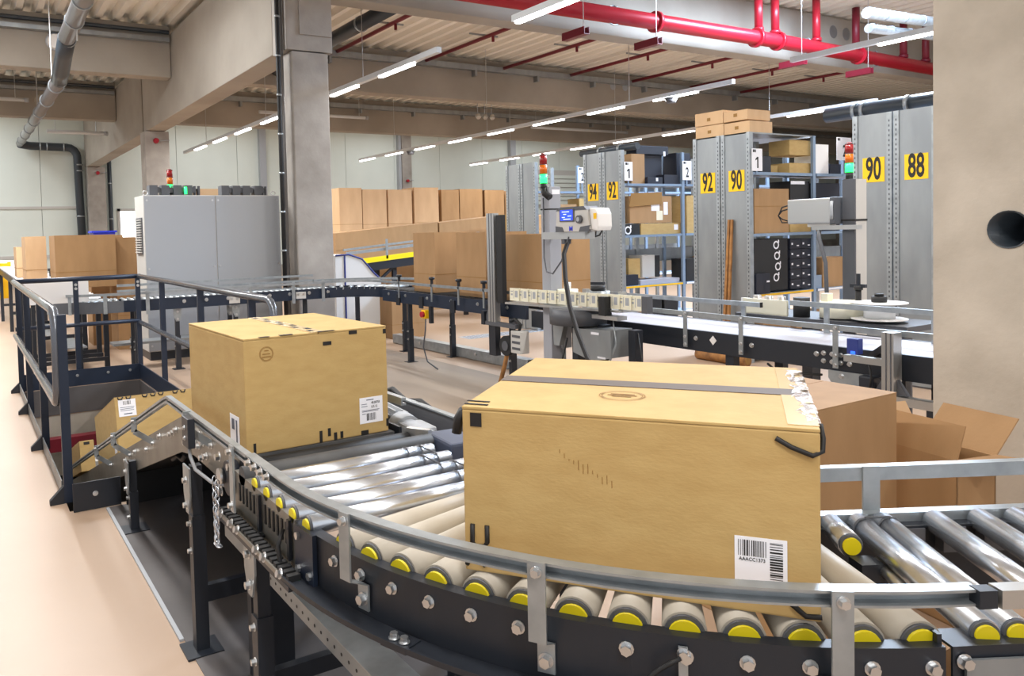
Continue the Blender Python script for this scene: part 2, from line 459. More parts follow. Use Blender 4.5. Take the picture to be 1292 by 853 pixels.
# band with the hole
sq = []
for i in range(24):
    a = 2 * math.pi * (i + .0) / 24; c, s_ = math.cos(a), math.sin(a)
    yy = RY0 if False else None
    tx = 9e9
    for lim, comp, cen in (((RY1 - HC[0]) if c > 0 else (HC[0] - RY0), abs(c), 0), ((1.53 - HC[1]) if s_ > 0 else (HC[1] - 1.36), abs(s_), 0)):
        if comp > 1e-6: tx = min(tx, lim / comp)
    sq.append((HC[0] + c * tx, HC[1] + s_ * tx))
for corner in ((RY0, 1.36), (RY0, 1.53), (RY1, 1.36), (RY1, 1.53)):
    j = min(range(24), key=lambda i: (sq[i][0] - corner[0]) ** 2 + (sq[i][1] - corner[1]) ** 2); sq[j] = corner
for x in (RX0, RX1):
    ip = ring_pts(x); op = [(x, a, b) for a, b in sq]
    rc.add(ip + op, [(i, (i + 1) % 24, 24 + (i + 1) % 24, 24 + i) for i in range(24)])
rc.add(ring_pts(RX0) + ring_pts(RX1), [(i, (i + 1) % 24, 24 + (i + 1) % 24, 24 + i) for i in range(24)], True)
rc.add([(RX0, RY0, 1.36), (RX1, RY0, 1.36), (RX1, RY0, 1.53), (RX0, RY0, 1.53)], [(0, 1, 2, 3)])
rc.add([(RX0, RY1, 1.36), (RX1, RY1, 1.36), (RX1, RY1, 1.53), (RX0, RY1, 1.53)], [(0, 1, 2, 3)])
o = rc.build('concrete_column', 'concrete_pale')
tag(o, 'near concrete column at the right with a round through hole', 'column', kind='structure')
sl = MB()
sl.add([(x, HC[0] + r * math.cos(2 * math.pi * i / 24), HC[1] + r * math.sin(2 * math.pi * i / 24)) for x, r in ((RX0 - .006, .078), (RX0 - .006, .072), (RX1 - .1, .072)) for i in range(24)],
       [(k * 24 + i, k * 24 + (i + 1) % 24, (k + 1) * 24 + (i + 1) % 24, (k + 1) * 24 + i) for k in range(2) for i in range(24)], True)
sl.add([(RX1 - .1, HC[0] + .072 * math.cos(2 * math.pi * i / 24), HC[1] + .072 * math.sin(2 * math.pi * i / 24)) for i in range(24)], [tuple(range(24))])
sl.build('pipe_sleeve', 'pipe', o, label='dark pipe sleeve')

# back wall of upright sandwich panels, single panels with joints
WY = 28.3
bw = MB().box(FX0, FX1, WY + .06, WY + .2, 0, DZ)
o = struct('wall_back', bw, 'grey', label='pale back wall of upright panels')
pm = MB().box(0, 2.185, 0, .055, .4, DZ - .02).mesh('panel', 'wall')
for k in range(25):
    x = -8.6 + k * 2.2
    if abs(x - 4.6) < .1:
        MB().box(x, x + .13, WY, WY + .055, .4, DZ - .02).build('panel', 'wall', o)
        MB().box(x + .13, x + 1.3, WY, WY + .055, .4, .7).build('panel', 'wall', o)
        MB().box(x + .13, x + 1.3, WY, WY + .055, 2.55, DZ - .02).build('panel', 'wall', o)
        MB().box(x + 1.3, x + 2.185, WY, WY + .055, .4, DZ - .02).build('panel', 'wall', o)
    else:
        inst('panel', pm, o, (x, WY, 0))
MB().box(FX0, FX1, WY - .06, WY + .06, 0, .38).build('plinth', 'concrete', o)
MB().box(-8, 3.5, WY - .04, WY, 2.56, 2.64).build('rail', 'greylt', o)
MB().box(-8, 3.2, WY - .04, WY, .95, 1.05).build('rail', 'greylt', o)
wn = MB().box(4.73, 4.82, WY - .04, WY + .05, .7, 2.55).box(5.81, 5.9, WY - .04, WY + .05, .7, 2.55).box(4.73, 5.9, WY - .04, WY + .05, 2.46, 2.55).box(4.73, 5.9, WY - .04, WY + .05, .7, .79)
o = struct('window_1', wn, 'greylt', label='bright window in the back wall beside the grey cabinet')
MB().box(4.82, 5.81, WY + .01, WY + .02, .79, 2.46).build('pane', 'glass', o)
for i, (x0, x1, m_) in enumerate(((9.8, 10.05, 'grey'), (15.7, 15.82, 'grey'), (15.85, 16.3, 'concrete'), (21.4, 21.7, 'grey'), (27.2, 27.7, 'concrete'))):
    o = struct('trim_%d' % (i + 3), MB().box(x0, x1, WY - .2, WY, 0, DZ - .05), m_)
    o['label'] = ['grey steel post on the back wall behind the column', 'slim grey post beside the wall pilaster', 'concrete pilaster on the back wall', 'dark grey post on the back wall by the racks', 'concrete pilaster behind the racks'][i]
wr = MB().box(46, 46.2, -7, WY + .2, 0, DZ)
struct('wall_right', wr, 'concrete_beam', label='brownish side wall far behind the racks')
for i, (x0, x1, z0, zz) in enumerate(((22.6, 26.0, 2.6, 1.5), (29.5, 33.8, 3.0, 2.0))):
    o = struct('window_%d' % (i + 4), MB().box(x0 - .08, x1 + .08, WY - .07, WY, z0 - .08, z0 + zz + .08), 'greylt', label=['pale slatted shutter in the back wall left of rack 94', 'blue slatted shutter in the back wall above rack 94'][i])
    sm = MB().box(x0, x1, 0, .03, 0, .15).mesh('slat', ['wall', 'bluelt'][i])
    for k in range(int(zz / .2)): inst('slat', sm, o, (0, WY - .11, z0 + k * .2))

# ------------------------------------------------------------------ pipes under the roof
dr = thing('drain_pipe', 'grey roof drain pipe sloping along the left of the ceiling', 'pipe', (1.5, 10.0, 4.0))
MB().tube([(1.47, 8.3, 4.62), (1.45, 10.5, 4.47), (1.44, 12.2, 4.36)], .115, 16).build('pipe', 'pipeg', dr)
MB().tube([(1.44, 12.1, 4.37), (1.45, 12.6, 4.25), (1.45, 13.0, 4.08), (1.46, 13.4, 4.0)], .122, 16).build('bend', 'pipe', dr)
MB().tube([(1.46, 13.3, 4.0), (1.80, 27.8, 4.62)], .11, 16).build('pipe', 'pipeg', dr)
cm = MB().cyl((0, 0, -.018), (0, 0, .018), .128, n=16).mesh('pipe_clamp', 'galv')
for k, (y, z) in enumerate(((10.5, 4.47), (11.3, 4.42), (12.15, 4.365))): inst('pipe_clamp', cm, dr, (1.448, y, z), (0, 1, -.07))
for k in range(7):
    f_ = k / 7 + .05; inst('pipe_clamp', cm, dr, (1.46 + .34 * f_, 13.3 + 14.5 * f_, 4.0 + .62 * f_), (.02, 1, .04))
hg = MB().cyl((0, 0, 0), (0, 0, 1.5), .012, n=6).mesh('hanger', 'steel')
for y in (11.3, 15.0, 19.0): inst('hanger', hg, dr, (1.47 + max(0, (y - 13) * .023), y, 4.15))
dp = thing('down_pipe', 'black down pipe with elbow on the far left wall', 'pipe', (2.7, 28.1, 0))
pts = [(1.79, 27.8, 4.60), (2.1, 28.05, 4.58), (3.2, 28.05, 4.56)]
pts += [(3.2 + .3 * math.sin(rad(a)), 28.05, 4.26 + .3 * math.cos(rad(a))) for a in (20, 45, 70, 90)] + [(3.58, 28.05, 0.0)]
MB().tube(pts, .13, 14).build('pipe', 'pipe', dp)
cm2 = MB().cyl((0, 0, -.02), (0, 0, .02), .142, n=14).mesh('pipe_clamp', 'galv')
for x in (2.4, 2.6, 3.1): inst('pipe_clamp', cm2, dp, (x, 28.05, 4.57), (1, 0, 0))
for z in (4.0, 3.8, 2.3, 1.6): inst('pipe_clamp', cm2, dp, (3.53, 28.05, z), (0, 0, 1))
dp2 = thing('down_pipe', 'slim black down pipe right of the far left column', 'pipe', (4.5, 28.15, 0))
MB().cyl((4.5, 28.15, 0), (4.5, 28.15, 4.9), .07, n=12).build('pipe', 'pipe', dp2)
cm3 = MB().cyl((0, 0, -.02), (0, 0, .02), .08, n=12).mesh('pipe_clamp', 'galv')
for z in (3.4, 2.2, 1.6): inst('pipe_clamp', cm3, dp2, (4.5, 28.15, z), (0, 0, 1))
bl = thing('bulkhead_lamp', 'white round bulkhead lamp on the roof beam beside the drain pipe', 'lamp', (1.67, 15.7, 5.14))
MB().cyl((1.67, 15.735, 5.14), (1.67, 15.66, 5.14), .15, .12, n=20).build('lens', 'white', bl)
MB().cyl((1.67, 15.748, 5.14), (1.67, 15.735, 5.14), .16, n=20).build('base', 'grey', bl)

# big red sprinkler main in front of the near roof beam
rp = thing('sprinkler_main', 'large red sprinkler main under the roof at top right', 'pipe', (12, 9, 4.7))
PX = lambda x: 4.76 - max(0, (x - 13)) * .015
MB().tube([(4.6, 9, PX(5)), (13, 9, PX(13)), (24, 9, PX(24))], .125, 18).build('pipe', 'red', rp)
fm = MB().cyl((0, 0, -.03), (0, 0, .03), .17, n=18).mesh('flange', 'red')
for x in (9.8, 12.3, 12.9, 15.4): inst('flange', fm, rp, (x, 9, PX(x)), (1, 0, 0))
for x, m_ in ((12.37, 'red'), (12.83, 'red'), (14.05, 'red'), (15.32, 'redd'), (17.0, 'redd'), (17.85, 'redd')):
    q = MB().cyl((x, 9, PX(x) + .1), (x, 9, DZ - .02), .07, n=12).build('riser', m_, rp)
    MB().cyl((x, 9, PX(x) + .12), (x, 9, PX(x) + .18), .09, n=12).build('collar', m_, q)
hm = MB().tube([(.15 * math.sin(rad(a)), 0, .15 * math.cos(rad(a))) for a in range(0, 361, 30)], .012, 6).mesh('pipe_hanger', 'galv')
for x in (8.9, 13.8, 16.0):
    inst('pipe_hanger', hm, rp, (x, 9, PX(x)))
# red branch pipes along the deck with their fixings
for i, x in enumerate((5.1, 7.27, 9.52, 11.75, 13.9, 16.1, 18.4, 20.6)):
    t = thing('sprinkler_branch', ['first', 'second', 'third', 'fourth', 'fifth', 'sixth', 'seventh', 'eighth'][i] + ' thin red sprinkler pipe under the deck, counted from the main column', 'pipe', (x, 13, 5.5), 'thin red sprinkler pipes under the mid bay deck')
    MB().cyl((x, 10.0, 5.45), (x, 15.7, 5.45), .04, n=10).build('pipe', 'redd', t)
    MB().box(x - .35, x + .35, 13.3, 13.34, 5.49, 5.52).build('support_rail', 'galvd', t)
    MB().cyl((x, 13.0, 5.3), (x, 13.0, 5.45), .03, n=8).build('sprinkler_head', 'redd', t)
for x, y, lb in ((2.05, 13.3, 'short red sprinkler pipe under the deck beside the drain pipe'),):
    t = thing('sprinkler_branch', lb, 'pipe', (x, y, 5.5))
    MB().cyl((x, 10.6, 5.5), (x, 15.7, 5.5), .04, n=10).build('pipe', 'red', t)
# red steel brackets hanging in front of the beam
for i, x in enumerate((7.86, 9.33, 12.92, 14.95)):
    t = thing('hanging_bracket', 'dark red hanging channel under the beam, ' + ['leftmost of four', 'second of four from the left', 'third of four from the left', 'rightmost of four'][i], 'bracket', (x, 8.72, 4.24), 'dark red hanging channels')
    MB().box(x - .05, x + .05, 8.48, 8.96, 4.25, 4.26).box(x - .05, x - .042, 8.48, 8.96, 4.26, 4.36).box(x + .042, x + .05, 8.48, 8.96, 4.26, 4.36).build('channel', 'redd', t)
    MB().cyl((x, 8.55, 4.26), (x, 8.55, DZ + .1), .007, n=6).build('rod', 'steel', t)
# dark drain pipes above the racks
for x, y0, y1, z, r, lb, cat in ((7.6, 7.3, 8.35, 2.53, .045, 'dark pipe over the rack numbered 94', 'pipe'), (5.89, 9.97, 15.7, 4.95, .12, 'dark drain pipe under the deck right of the main column', 'pipe')):
    t = thing('roof_pipe', lb, cat, (x, (y0 + y1) / 2, z))
    MB().cyl((x, y0, z), (x, y1, z), r, n=14).build('pipe', 'pipe', t)
    cl = MB().cyl((0, 0, -.02), (0, 0, .02), r * 1.12, n=14).mesh('pipe_clamp', 'galv')
    for k in range(2): inst('pipe_clamp', cl, t, (x, y0 + (y1 - y0) * (.3 + .35 * k), z), (0, 1, 0))
t = thing('roof_pipe', 'long dark drain pipe above the racks numbered 90 and 88', 'pipe', (9.4, 5.5, 2.8))
MB().cyl((9.35, 5.86, 2.8), (9.45, 2.5, 2.83), .09, n=14).build('pipe', 'pipe', t)
cl = MB().cyl((0, 0, -.02), (0, 0, .02), .10, n=14).mesh('pipe_clamp', 'galv')
for y in (5.5, 5.4, 4.9): inst('pipe_clamp', cl, t, (9.36, y, 2.805), (0, 1, 0))
# silver ventilation ducts near the top right
for i, (y, z, r) in enumerate(((7.4, 4.86, .09), (7.6, 4.70, .075))):
    t = thing('spiral_duct', ['upper silver spiral duct below the roof at top right', 'lower silver spiral duct below the roof at top right'][i], 'duct', (14.5, y, z))
    MB().tube([(12.9 + .4 * i, y, z), (22, y + 0.2, z + .4)], r, 12).build('pipe', 'galv', t)
    rg = MB().cyl((0, 0, -.008), (0, 0, .008), r * 1.04, n=12).mesh('seam', 'galvd')
    for k in range(8): inst('seam', rg, t, (13.4 + k * .6, y + .012 * k, z + .02 + .026 * k), (1, 0, 0))
# metal tubes on the far beam
for i, (x0, x1, y, z) in enumerate(((7.6, 11.0, 21.75, 5.05), (-1, 1.55, 21.75, 5.02), (2.1, 3.5, 22.5, 4.36), (17.5, 22, 21.75, 5.05))):
    t = thing('tube_lamp', ['long tube lamp on the far beam behind the main column', 'pale tube lamp under the brown beam at far left', 'white tube lamp under the far left beam by the girder', 'long tube lamp on the far beam behind the racks'][i], 'lamp', ((x0 + x1) / 2, y, z))
    MB().cyl((x0, y, z), (x1, y, z), .05, n=10).build('tube', 'lamp', t)
    MB().cyl((x1, y, z), (x1 + .1, y, z), .06, n=10).build('end_cap', 'grey', t)
    for xx in (x0 + .2, x1 - .2): MB().cyl((xx, y, z), (xx, y, DZ + .12), .008, n=6).build('hanger', 'steel', t)

# ------------------------------------------------------------------ LED strip rows
ORD = ['first', 'second', 'third', 'fourth']
def led_row(x, y0, y1, z, label, first=None, wires=True):
    t = thing('led_light_strip', label, 'lamp', (x, (y0 + y1) / 2, z), 'suspended LED light strips')
    MB().box(x - .035, x + .035, y0, y1, z, z + .07).build('housing', 'lamp', t)
    y = y1 - .05 if first is None else first
    k = 0
    while y - 1.0 > y0 - .4:
        a = max(y - .93, y0 + .03)
        MB().box(x - .032, x + .032, a, y, z - .028, z - .001).build('led_panel', 'led', t)
        L = area_light('led_lamp', (x, (a + y) / 2, z - .035), .1, y - a, LED_POWER * (y - a), (1, .98, .95)); L.parent = t
        L.location = Vector((x, (a + y) / 2, z - .035)) - t.location
        y -= 1.66
    if wires:
        w = MB().cyl((0, 0, 0), (0, 0, DZ - z - .07), .006, n=5).mesh('wire', 'steel')
        n = max(2, int((y1 - y0) / 3.5))
        for k in range(n): inst('wire', w, t, (x, y0 + (k + .5) * (y1 - y0) / n, z + .07))
    return t
led_row(5.22, 8.25, 20.85, 3.7, 'suspended LED light strip that passes behind the main column', first=19.77)
led_row(10.65, 8.2, 21.5, 3.7, 'long suspended LED light strip crossing the middle of the hall')
led_row(14.97, 8.4, 21.9, 3.7, 'suspended LED light strip above the racks, farthest right')
led_row(5.21, -1.0, 6.73, 3.7, 'near LED light strip whose end hangs by the red main')
led_row(10.06, -1.0, 6.81, 3.7, 'near pale LED light strip crossing the red main at top right', first=5.62)
led_row(0.3, -4, 6.8, 3.7, 'LED light strip overhead of the roller curve')
led_row(0.3, 8.25, 21.0, 3.7, 'LED light strip over the open floor at far left')  # unseen row, added to brighten the far bays
# round sensors under the middle strip
for i, (x, y) in enumerate(((10.65, 18.4), (10.65, 9.45))):
    t = thing('motion_sensor', ['dark round sensor under the middle light strip, far one', 'dark round sensor under the middle light strip, near one'][i], 'sensor', (x, y, 3.63))
    MB().cyl((x, y - .0, 3.585), (x, y, 3.665), .075, .11, n=16).build('dome', 'greyd', t)
    MB().cyl((x, y, 3.665), (x, y, 3.68), .12, n=16).build('rim', 'grey', t)
# round speakers hanging below the mid beam
for i, x in enumerate((13.3, 13.55, 13.8)):
    t = thing('hanging_spot', ['left', 'middle', 'right'][i] + ' small round spotlight hanging before the far beam', 'lamp', (x, 19, 4.8), 'small hanging spotlights')
    MB().cyl((x, 19, 4.86), (x, 18.94, 4.78), .08, .065, n=14).build('head', 'alu', t)
    MB().cyl((x, 19, 4.86), (x, 19, DZ + .12), .012, n=6).build('rod', 'grey', t)

# ------------------------------------------------------------------ near roller curve
C0 = (2.055, 1.87); RO, RI = 1.34, .76; RR = 1.388; AE = 242.0
FT, RT = .77, .80
def pol(r, a, z=0): return Vector((C0[0] + r * math.cos(rad(a)), C0[1] + r * math.sin(rad(a)), z))
def tang(a): return Vector((-math.sin(rad(a)), math.cos(rad(a)), 0))
def radl(a): return Vector((math.cos(rad(a)), math.sin(rad(a)), 0))
OUT_PROF = [(0, FT), (-.03, FT), (-.03, FT - .005), (-.005, FT - .005), (-.005, .640), (.055, .640), (.055, .652), (.049, .652), (.049, .647), (0, .647)]
IN_PROF = [(0, FT), (.03, FT), (.03, FT - .005), (.005, FT - .005), (.005, .648), (-.03, .648), (-.03, .655), (0, .655)]
RAIL_PROF = [(0, .891), (-.028, .891), (-.028, .863), (0, .863), (0, .867), (-.024, .867), (-.024, .886), (0, .886)]
RAIL_IN = [(-a, b) for a, b in RAIL_PROF]

def roller_mesh(L, r0, r1, mt):
    return MB().cyl((0, 0, 0), (0, 0, L), r0, r1, n=24).mesh('roller', mt)
def roller(parent, p_out, p_in, r_out, r_in, mt, key, cap=True, capr=.72):
    """roller axis from the outer to the inner end; yellow cap at the outer end"""
    p_out, p_in = Vector(p_out), Vector(p_in); L = (p_in - p_out).length
    me = _shared_mesh(('roller', key), lambda: roller_mesh(L, r_out, r_in, mt))
    o = inst('roller', me, parent, p_out, p_in - p_out)
    if cap:
        cm_ = _shared_mesh(('cap', key), lambda: MB().cyl((0, 0, -.012), (0, 0, .002), r_out * capr, n=20).mesh('end_cap', 'yellow'))
        c = bpy.data.objects.new('end_cap', cm_); COL.objects.link(c); c.parent = o
        rm_ = _shared_mesh(('rim', key), lambda: MB().cyl((0, 0, -.006), (0, 0, .001), r_out * .9, n=20).mesh('end_rim', 'greyd'))
        c = bpy.data.objects.new('end_rim', rm_); COL.objects.link(c); c.parent = o
    return o

def bracket(parent, R, a, zr=.895, lo=.663, w=.034):
    """flat strap from the guard rail down to the frame, jogged inwards"""
    t, d = tang(a), radl(a)
    q = [(R + .006, zr), (R + .006, .745), (RO + .004, .722), (RO + .004, lo)]
    m_ = MB()
    for (r0, z0), (r1, z1) in zip(q, q[1:]):
        p = []
        for r_, z_ in ((r0, z0), (r1, z1)):
            c = pol(r_, a, z_)
            p.append((c - t * w / 2, c + t * w / 2))
        e = d * .005
        m_.prism([p[0][0], p[0][1], p[1][1], p[1][0]], e)
    o = m_.build('rail_bracket', 'galv', parent)
    bolt(o, pol(R + .011, a, .877), d, .008, .012)
    bolt(o, pol(RO + .009, a, .688), d, .011, .014)
    return o

cv = thing('roller_curve', 'black framed roller curve with beige tapered rollers under the large near carton', 'conveyor', (C0[0] - .95, C0[1] - .6, 0))
fo = MB().sweep(OUT_PROF, arc(C0, RO, 180, AE, 36)).build('outer_frame', 'black', cv)
fi = MB().sweep(IN_PROF, arc(C0, RI, 180, AE, 24)).build('inner_frame', 'black', cv)
for k in range(13):
    a = 241.0 - 4.35 * k
    ro, ri = .040, .024
    roller(cv, pol(RO - .034, a, RT - ro), pol(RI + .012, a, RT - ri), ro, ri, 'pvc', 'curve')
    if k not in (6,) : bolt(fo, pol(RO, a, .735), radl(a), .010, .013)
gr = MB().sweep(RAIL_PROF, arc(C0, RR, 180, AE + 1, 40)).build('guard_rail', 'galv', cv)
for a in (193.8, 213.0, 233.6): bracket(cv, RR, a)
gi = MB().sweep(RAIL_IN, arc(C0, RI - .04, 180, AE, 24)).build('guard_rail', 'galv', cv)
for a in (190, 212, 234):
    MB().obox(pol(RI - .055, a, .79), radl(a), tang(a), (0, 0, 1), .005, .035, .24).build('rail_bracket', 'galv', cv)
# closing plate between curve and straight
MB().obox(pol((RO + RI) / 2, (AE - .15), .72), radl((AE - .3)), tang((AE - .3)), (0, 0, 1), RO - RI - .02, .008, .135).build('end_plate', 'black', cv)
# lighter cross members and hat rail under the rollers
for a in (195.3, 212.7, 230.1):
    MB().bar(pol(RI + .01, a, .675), pol(RO - .01, a, .675), .04, .035).build('cross_member', 'black', cv)
lp = MB().bar(pol(RO + .002, 181.0, .71) + Vector((-.006, 0, 0)), pol(RO + .002, 185.4, .71) + Vector((-.006, 0, 0)), .012, .125).build('splice_plate', 'navy', cv)
for a, z in ((182.0, .75), (182.0, .668), (184.6, .668)): bolt(lp, pol(RO + .008, a, z), radl(a), .010, .013)
# loop cable and its clamp on the frame
cl = MB().obox(pol(RO + .006, 223.4, .705), radl(223.4), tang(223.4), (0, 0, 1), .006, .016, .10).build('clamp_strip', 'galv', cv)
bolt(cl, pol(RO + .009, 223.4, .745), radl(223.4), .008, .012)
pts = []
for i in range(9):
    f_ = i / 8; a = 223.4 - 2.2 * math.sin(f_ * math.pi) - .2
    pts.append(pol(RO + .02 + .012 * math.sin(f_ * math.pi), a, .742 - .055 * f_ - .012 * math.sin(f_ * math.pi)))
MB().tube(pts, .0045, 8).build('loop_cable', 'rubber', cv)
for a, z in ((199.5, .652), (214.5, .652), (228, .652)):
    p = MB().obox(pol(RO + .03, a, z - .008), radl(a), tang(a), (0, 0, 1), .05, .07, .012).build('foot_clamp', 'black', cv)
    for da in (-.6, .6): bolt(p, pol(RO + .035, a + da, z - .001), (0, 0, 1), .009, .012)
def leg(parent, x, y, ztop, w=.05, plate=True, zfoot=0, side=(-1, 0, 0), split=.42):
    """telescopic square leg with foot plate and a bolted head plate"""
    l = MB().box(x - w / 2, x + w / 2, y - w / 2, y + w / 2, zfoot + .008, split).build('leg', 'black', parent)
    MB().box(x - w * .4, x + w * .4, y - w * .4, y + w * .4, split, ztop).build('inner_leg', 'black', l)
    f_ = MB().box(x - .065, x + .065, y - .065, y + .065, zfoot, zfoot + .008).build('foot_plate', 'black', l)
    for z in (split - .03, split - .13):
        bolt(l, (x - w / 2, y, z), (-1, 0, 0), .009, .014)
    if plate:
        s_ = Vector(side); t = Vector((-s_.y, s_.x, 0)); c = Vector((x, y, 0)) + s_ * (w / 2 + .004)
        poly = [(-.045, ztop), (.045, ztop), (.045, ztop - .10), (.018, ztop - .17), (-.018, ztop - .17), (-.045, ztop - .10)]
        h = MB().prism([c + t * a + Vector((0, 0, b)) for a, b in poly], s_ * .006).build('head_plate', 'galv', l)
        for z in (ztop - .05, ztop - .14): bolt(h, c + s_ * .006 + Vector((0, 0, z)), s_, .011, .014)
    return l
p = pol(1.22, 206); leg(cv, p.x, p.y, .65, .05, False)
p2 = pol(.83, 206); leg(cv, p2.x, p2.y, .65, .05, False)
MB().bar((p.x, p.y, .46), (p2.x, p2.y, .46), .035, .05).build('cross_bar', 'black', cv)
p = pol(1.22, 239); leg(cv, p.x, p.y, .65, .05, False)

# ------------------------------------------------------------------ straight roller section feeding the curve
XO, XI = C0[0] - RO, 1.335             # outer and inner side
sr = thing('roller_conveyor', 'short straight roller section with bright rollers beside the hanging chain', 'conveyor', ((XO + XI) / 2, 2.1, 0))
def straight(prof, x, y0, y1, sgn): return MB().sweep(prof, [((x, y1, 0), (sgn, 0, 0)), ((x, y0, 0), (sgn, 0, 0))])
so = straight(OUT_PROF, XO, 1.875, 2.40, -1).build('outer_frame', 'plate_steel', sr, label='grey steel slotted side frame')
si = straight(IN_PROF, XI, 1.875, 2.40, -1).build('inner_frame', 'black', sr)
sl_ = MB()
for y0 in (1.93, 2.16):
    for k in range(6): sl_.box(XO - .0035, XO + .001, y0 + k * .033, y0 + k * .033 + .012, .69, .745)
sl_.build('slots', 'rubber', so)['kind'] = 'stuff'
for y in (1.9, 2.135): MB().box(XO - .012, XO - .003, y - .008, y + .008, .66, .765).build('cover_clip', 'black', so)
tb = MB()
for k in range(20): tb.box(XO - .05, XO - .018, 1.80 + k * .03, 1.80 + k * .03 + .018, .640, .662)
tb.build('toothed_strip', 'rubber', sr)['kind'] = 'stuff'
MB().box(XO - .055, XO - .0, 1.79, 2.42, .628, .641).build('lower_flange', 'black', sr)
for y in (1.85, 1.97, 2.03, 2.2, 2.26, 2.36): bolt(sr, (XO - .052, y, .652), (-1, 0, .3), .010, .012)
for i, y in enumerate((2.20, 2.098, 1.996, 1.9, 1.808)):
    roller(sr, (XO + .012, y, RT - .026), (XI - .01, y, RT - .026), .026, .026, 'chrome', 'st')
for i, y in enumerate((2.20, 2.098, 1.996, 1.9)):
    for dx in (.06, .11):
        MB().tube([(XI - dx + .0272 * 0, y + .0275 * math.sin(rad(a)), RT - .026 + .0275 * math.cos(rad(a))) for a in range(0, 361, 30)], .003, 6).build('drive_ring', 'greyd', sr)
    if i < 3: MB().tube([(XI - .06 - .05 * (i % 2), y, RT + .001), (XI - .06 - .05 * (i % 2), y - .1, RT + .001)], .003, 6).build('drive_cord', 'greyd', sr)
roller(sr, (XO + .0, 2.31, RT - .03), (XI + .05, 2.31, RT - .03), .03, .03, 'belt', 'drv', False)
sg = MB().sweep(RAIL_PROF, [((C0[0] - RR, 2.12, 0), (-1, 0, 0)), ((C0[0] - RR, 1.87, 0), (-1, 0, 0))]).build('guard_rail', 'galv', sr)
for y in (2.08, 2.03, 1.98, 1.93): bolt(sg, (C0[0] - RR - .001, y, .877), (-1, 0, 0), .009, .013)
def side_bracket(parent, y, x=C0[0] - RR, zlo=.70):
    o = MB().box(x - .012, x - .006, y - .017, y + .017, zlo, .895).build('rail_bracket', 'galv', parent)
    bolt(o, (x - .012, y, .877), (-1, 0, 0), .009, .014); bolt(o, (x - .012, y, zlo + .02), (-1, 0, 0), .009, .012)
side_bracket(sr, 2.22)
leg(sr, .705, 2.13, .655, .048)
leg(sr, 1.36, 2.13, .655, .048, False)
MB().bar((.72, 2.16, .21), (1.34, 2.16, .21), .03, .05).build('cross_bar', 'black', sr)
cb = MB().tube([(XO - .02, 1.91, .74), (XO - .035, 1.91, .70), (XO - .035, 1.90, .66), (XO - .02, 1.89, .62)], .006, 6).build('loop_cable', 'rubber', sr)

# hanging chain
ch = thing('hanging_chain', 'loose steel link chain hanging beside the drive pulley', 'chain', (.66, 2.36, .55))
lk = MB().tube([(.008 * math.cos(rad(a)), 0, .015 * math.sin(rad(a))) for a in range(0, 361, 40)], .0024, 5).mesh('chain_link', 'chrome')
for s_ in (0, 1):
    for k in range(9):
        o = inst('chain_link', lk, ch, (.655 - .004 * s_, 2.40 - .045 * s_ + (.0025 if s_ else -.0005) * k, .745 - .0225 * k)); o.rotation_euler = (0, 0, (k % 2) * math.pi / 2 + .4)
for k in range(3):
    o = inst('chain_link', lk, ch, (.655, 2.395 - .012 * k, .548)); o.rotation_euler = (rad(90), 0, 0)

# ------------------------------------------------------------------ outgoing straight rollers
RIO = .79
D = Vector((math.cos(rad(AE - 270)), math.sin(rad(AE - 270)), 0)); N = radl(AE)
OI, OO = pol(RIO, AE), pol(RO, AE)
og = thing('roller_conveyor', 'straight roller conveyor with bright rollers leaving the curve at right', 'conveyor', tuple(OI + D * .5 + N * .3)); og.location.z = 0
LOUT = 1.7
def along(prof, o, s0, s1): return MB().sweep(prof, [(o + D * s0, N), (o + D * s1, N)])
fr = along([(0, FT), (-.06, FT), (-.06, FT - .005), (-.005, FT - .005), (-.005, .648), (.045, .648), (.045, .655), (0, .655)], OO, .012, LOUT).build('outer_frame', 'black', og)
cp = MB().obox(OO + D * .25 + N * .006 + Vector((0, 0, .70)), D, N, (0, 0, 1), .44, .006, .10).build('cover_plate', 'galvd', og)
hs = MB()
for k in range(9): hs.obox(OO + D * (.06 + .042 * k) + N * .0095 + Vector((0, 0, .70)), D, N, (0, 0, 1), .016, .001, .03)
hs.build('slots', 'rubber', cp)['kind'] = 'stuff'
bolt(fr, OO + D * .03 + N * .002 + Vector((0, 0, .745)), N, .010, .014)
fb = along([(0, FT), (.03, FT), (.03, FT - .005), (.005, FT - .005), (.005, .60), (0, .60)], OI, .0, LOUT).build('inner_frame', 'black', og)
along([(.0, FT + .022), (-.03, FT + .022), (-.03, FT), (.0, FT)], OI, -.02, LOUT).build('top_strip', 'galv', og)
for k in range(9):
    c = OI + D * (.30 + .1 * k) + N * .02 + Vector((0, 0, .735)); MB().obox(c, D, N, (0, 0, 1), .055, .03, .06).build('roller_block', 'greyd', og)
gb = along([(-.03, .897), (-.055, .897), (-.055, .863), (-.03, .863)], OI, -.35, LOUT).build('guard_rail', 'galv', og)
for s_ in (.235, 1.0):
    MB().obox(OI + D * s_ + N * (-.027) + Vector((0, 0, .835)), D, N, (0, 0, 1), .042, .006, .13).build('rail_bracket', 'galv', og)
gn = along([(.060, .893), (.03, .893), (.03, .862), (.060, .862)], OO, .05, LOUT).build('guard_rail', 'alu', og)
MB().obox(OO + D * .03 + N * .045 + Vector((0, 0, .877)), D, N, (0, 0, 1), .03, .024, .03).build('rail_joint', 'black', og)
SS = [.09, .148, .275, .385, .475, .575, .675, .775, .875, .975, 1.075, 1.175, 1.275]
SK = .09                                   # the rollers are set askew
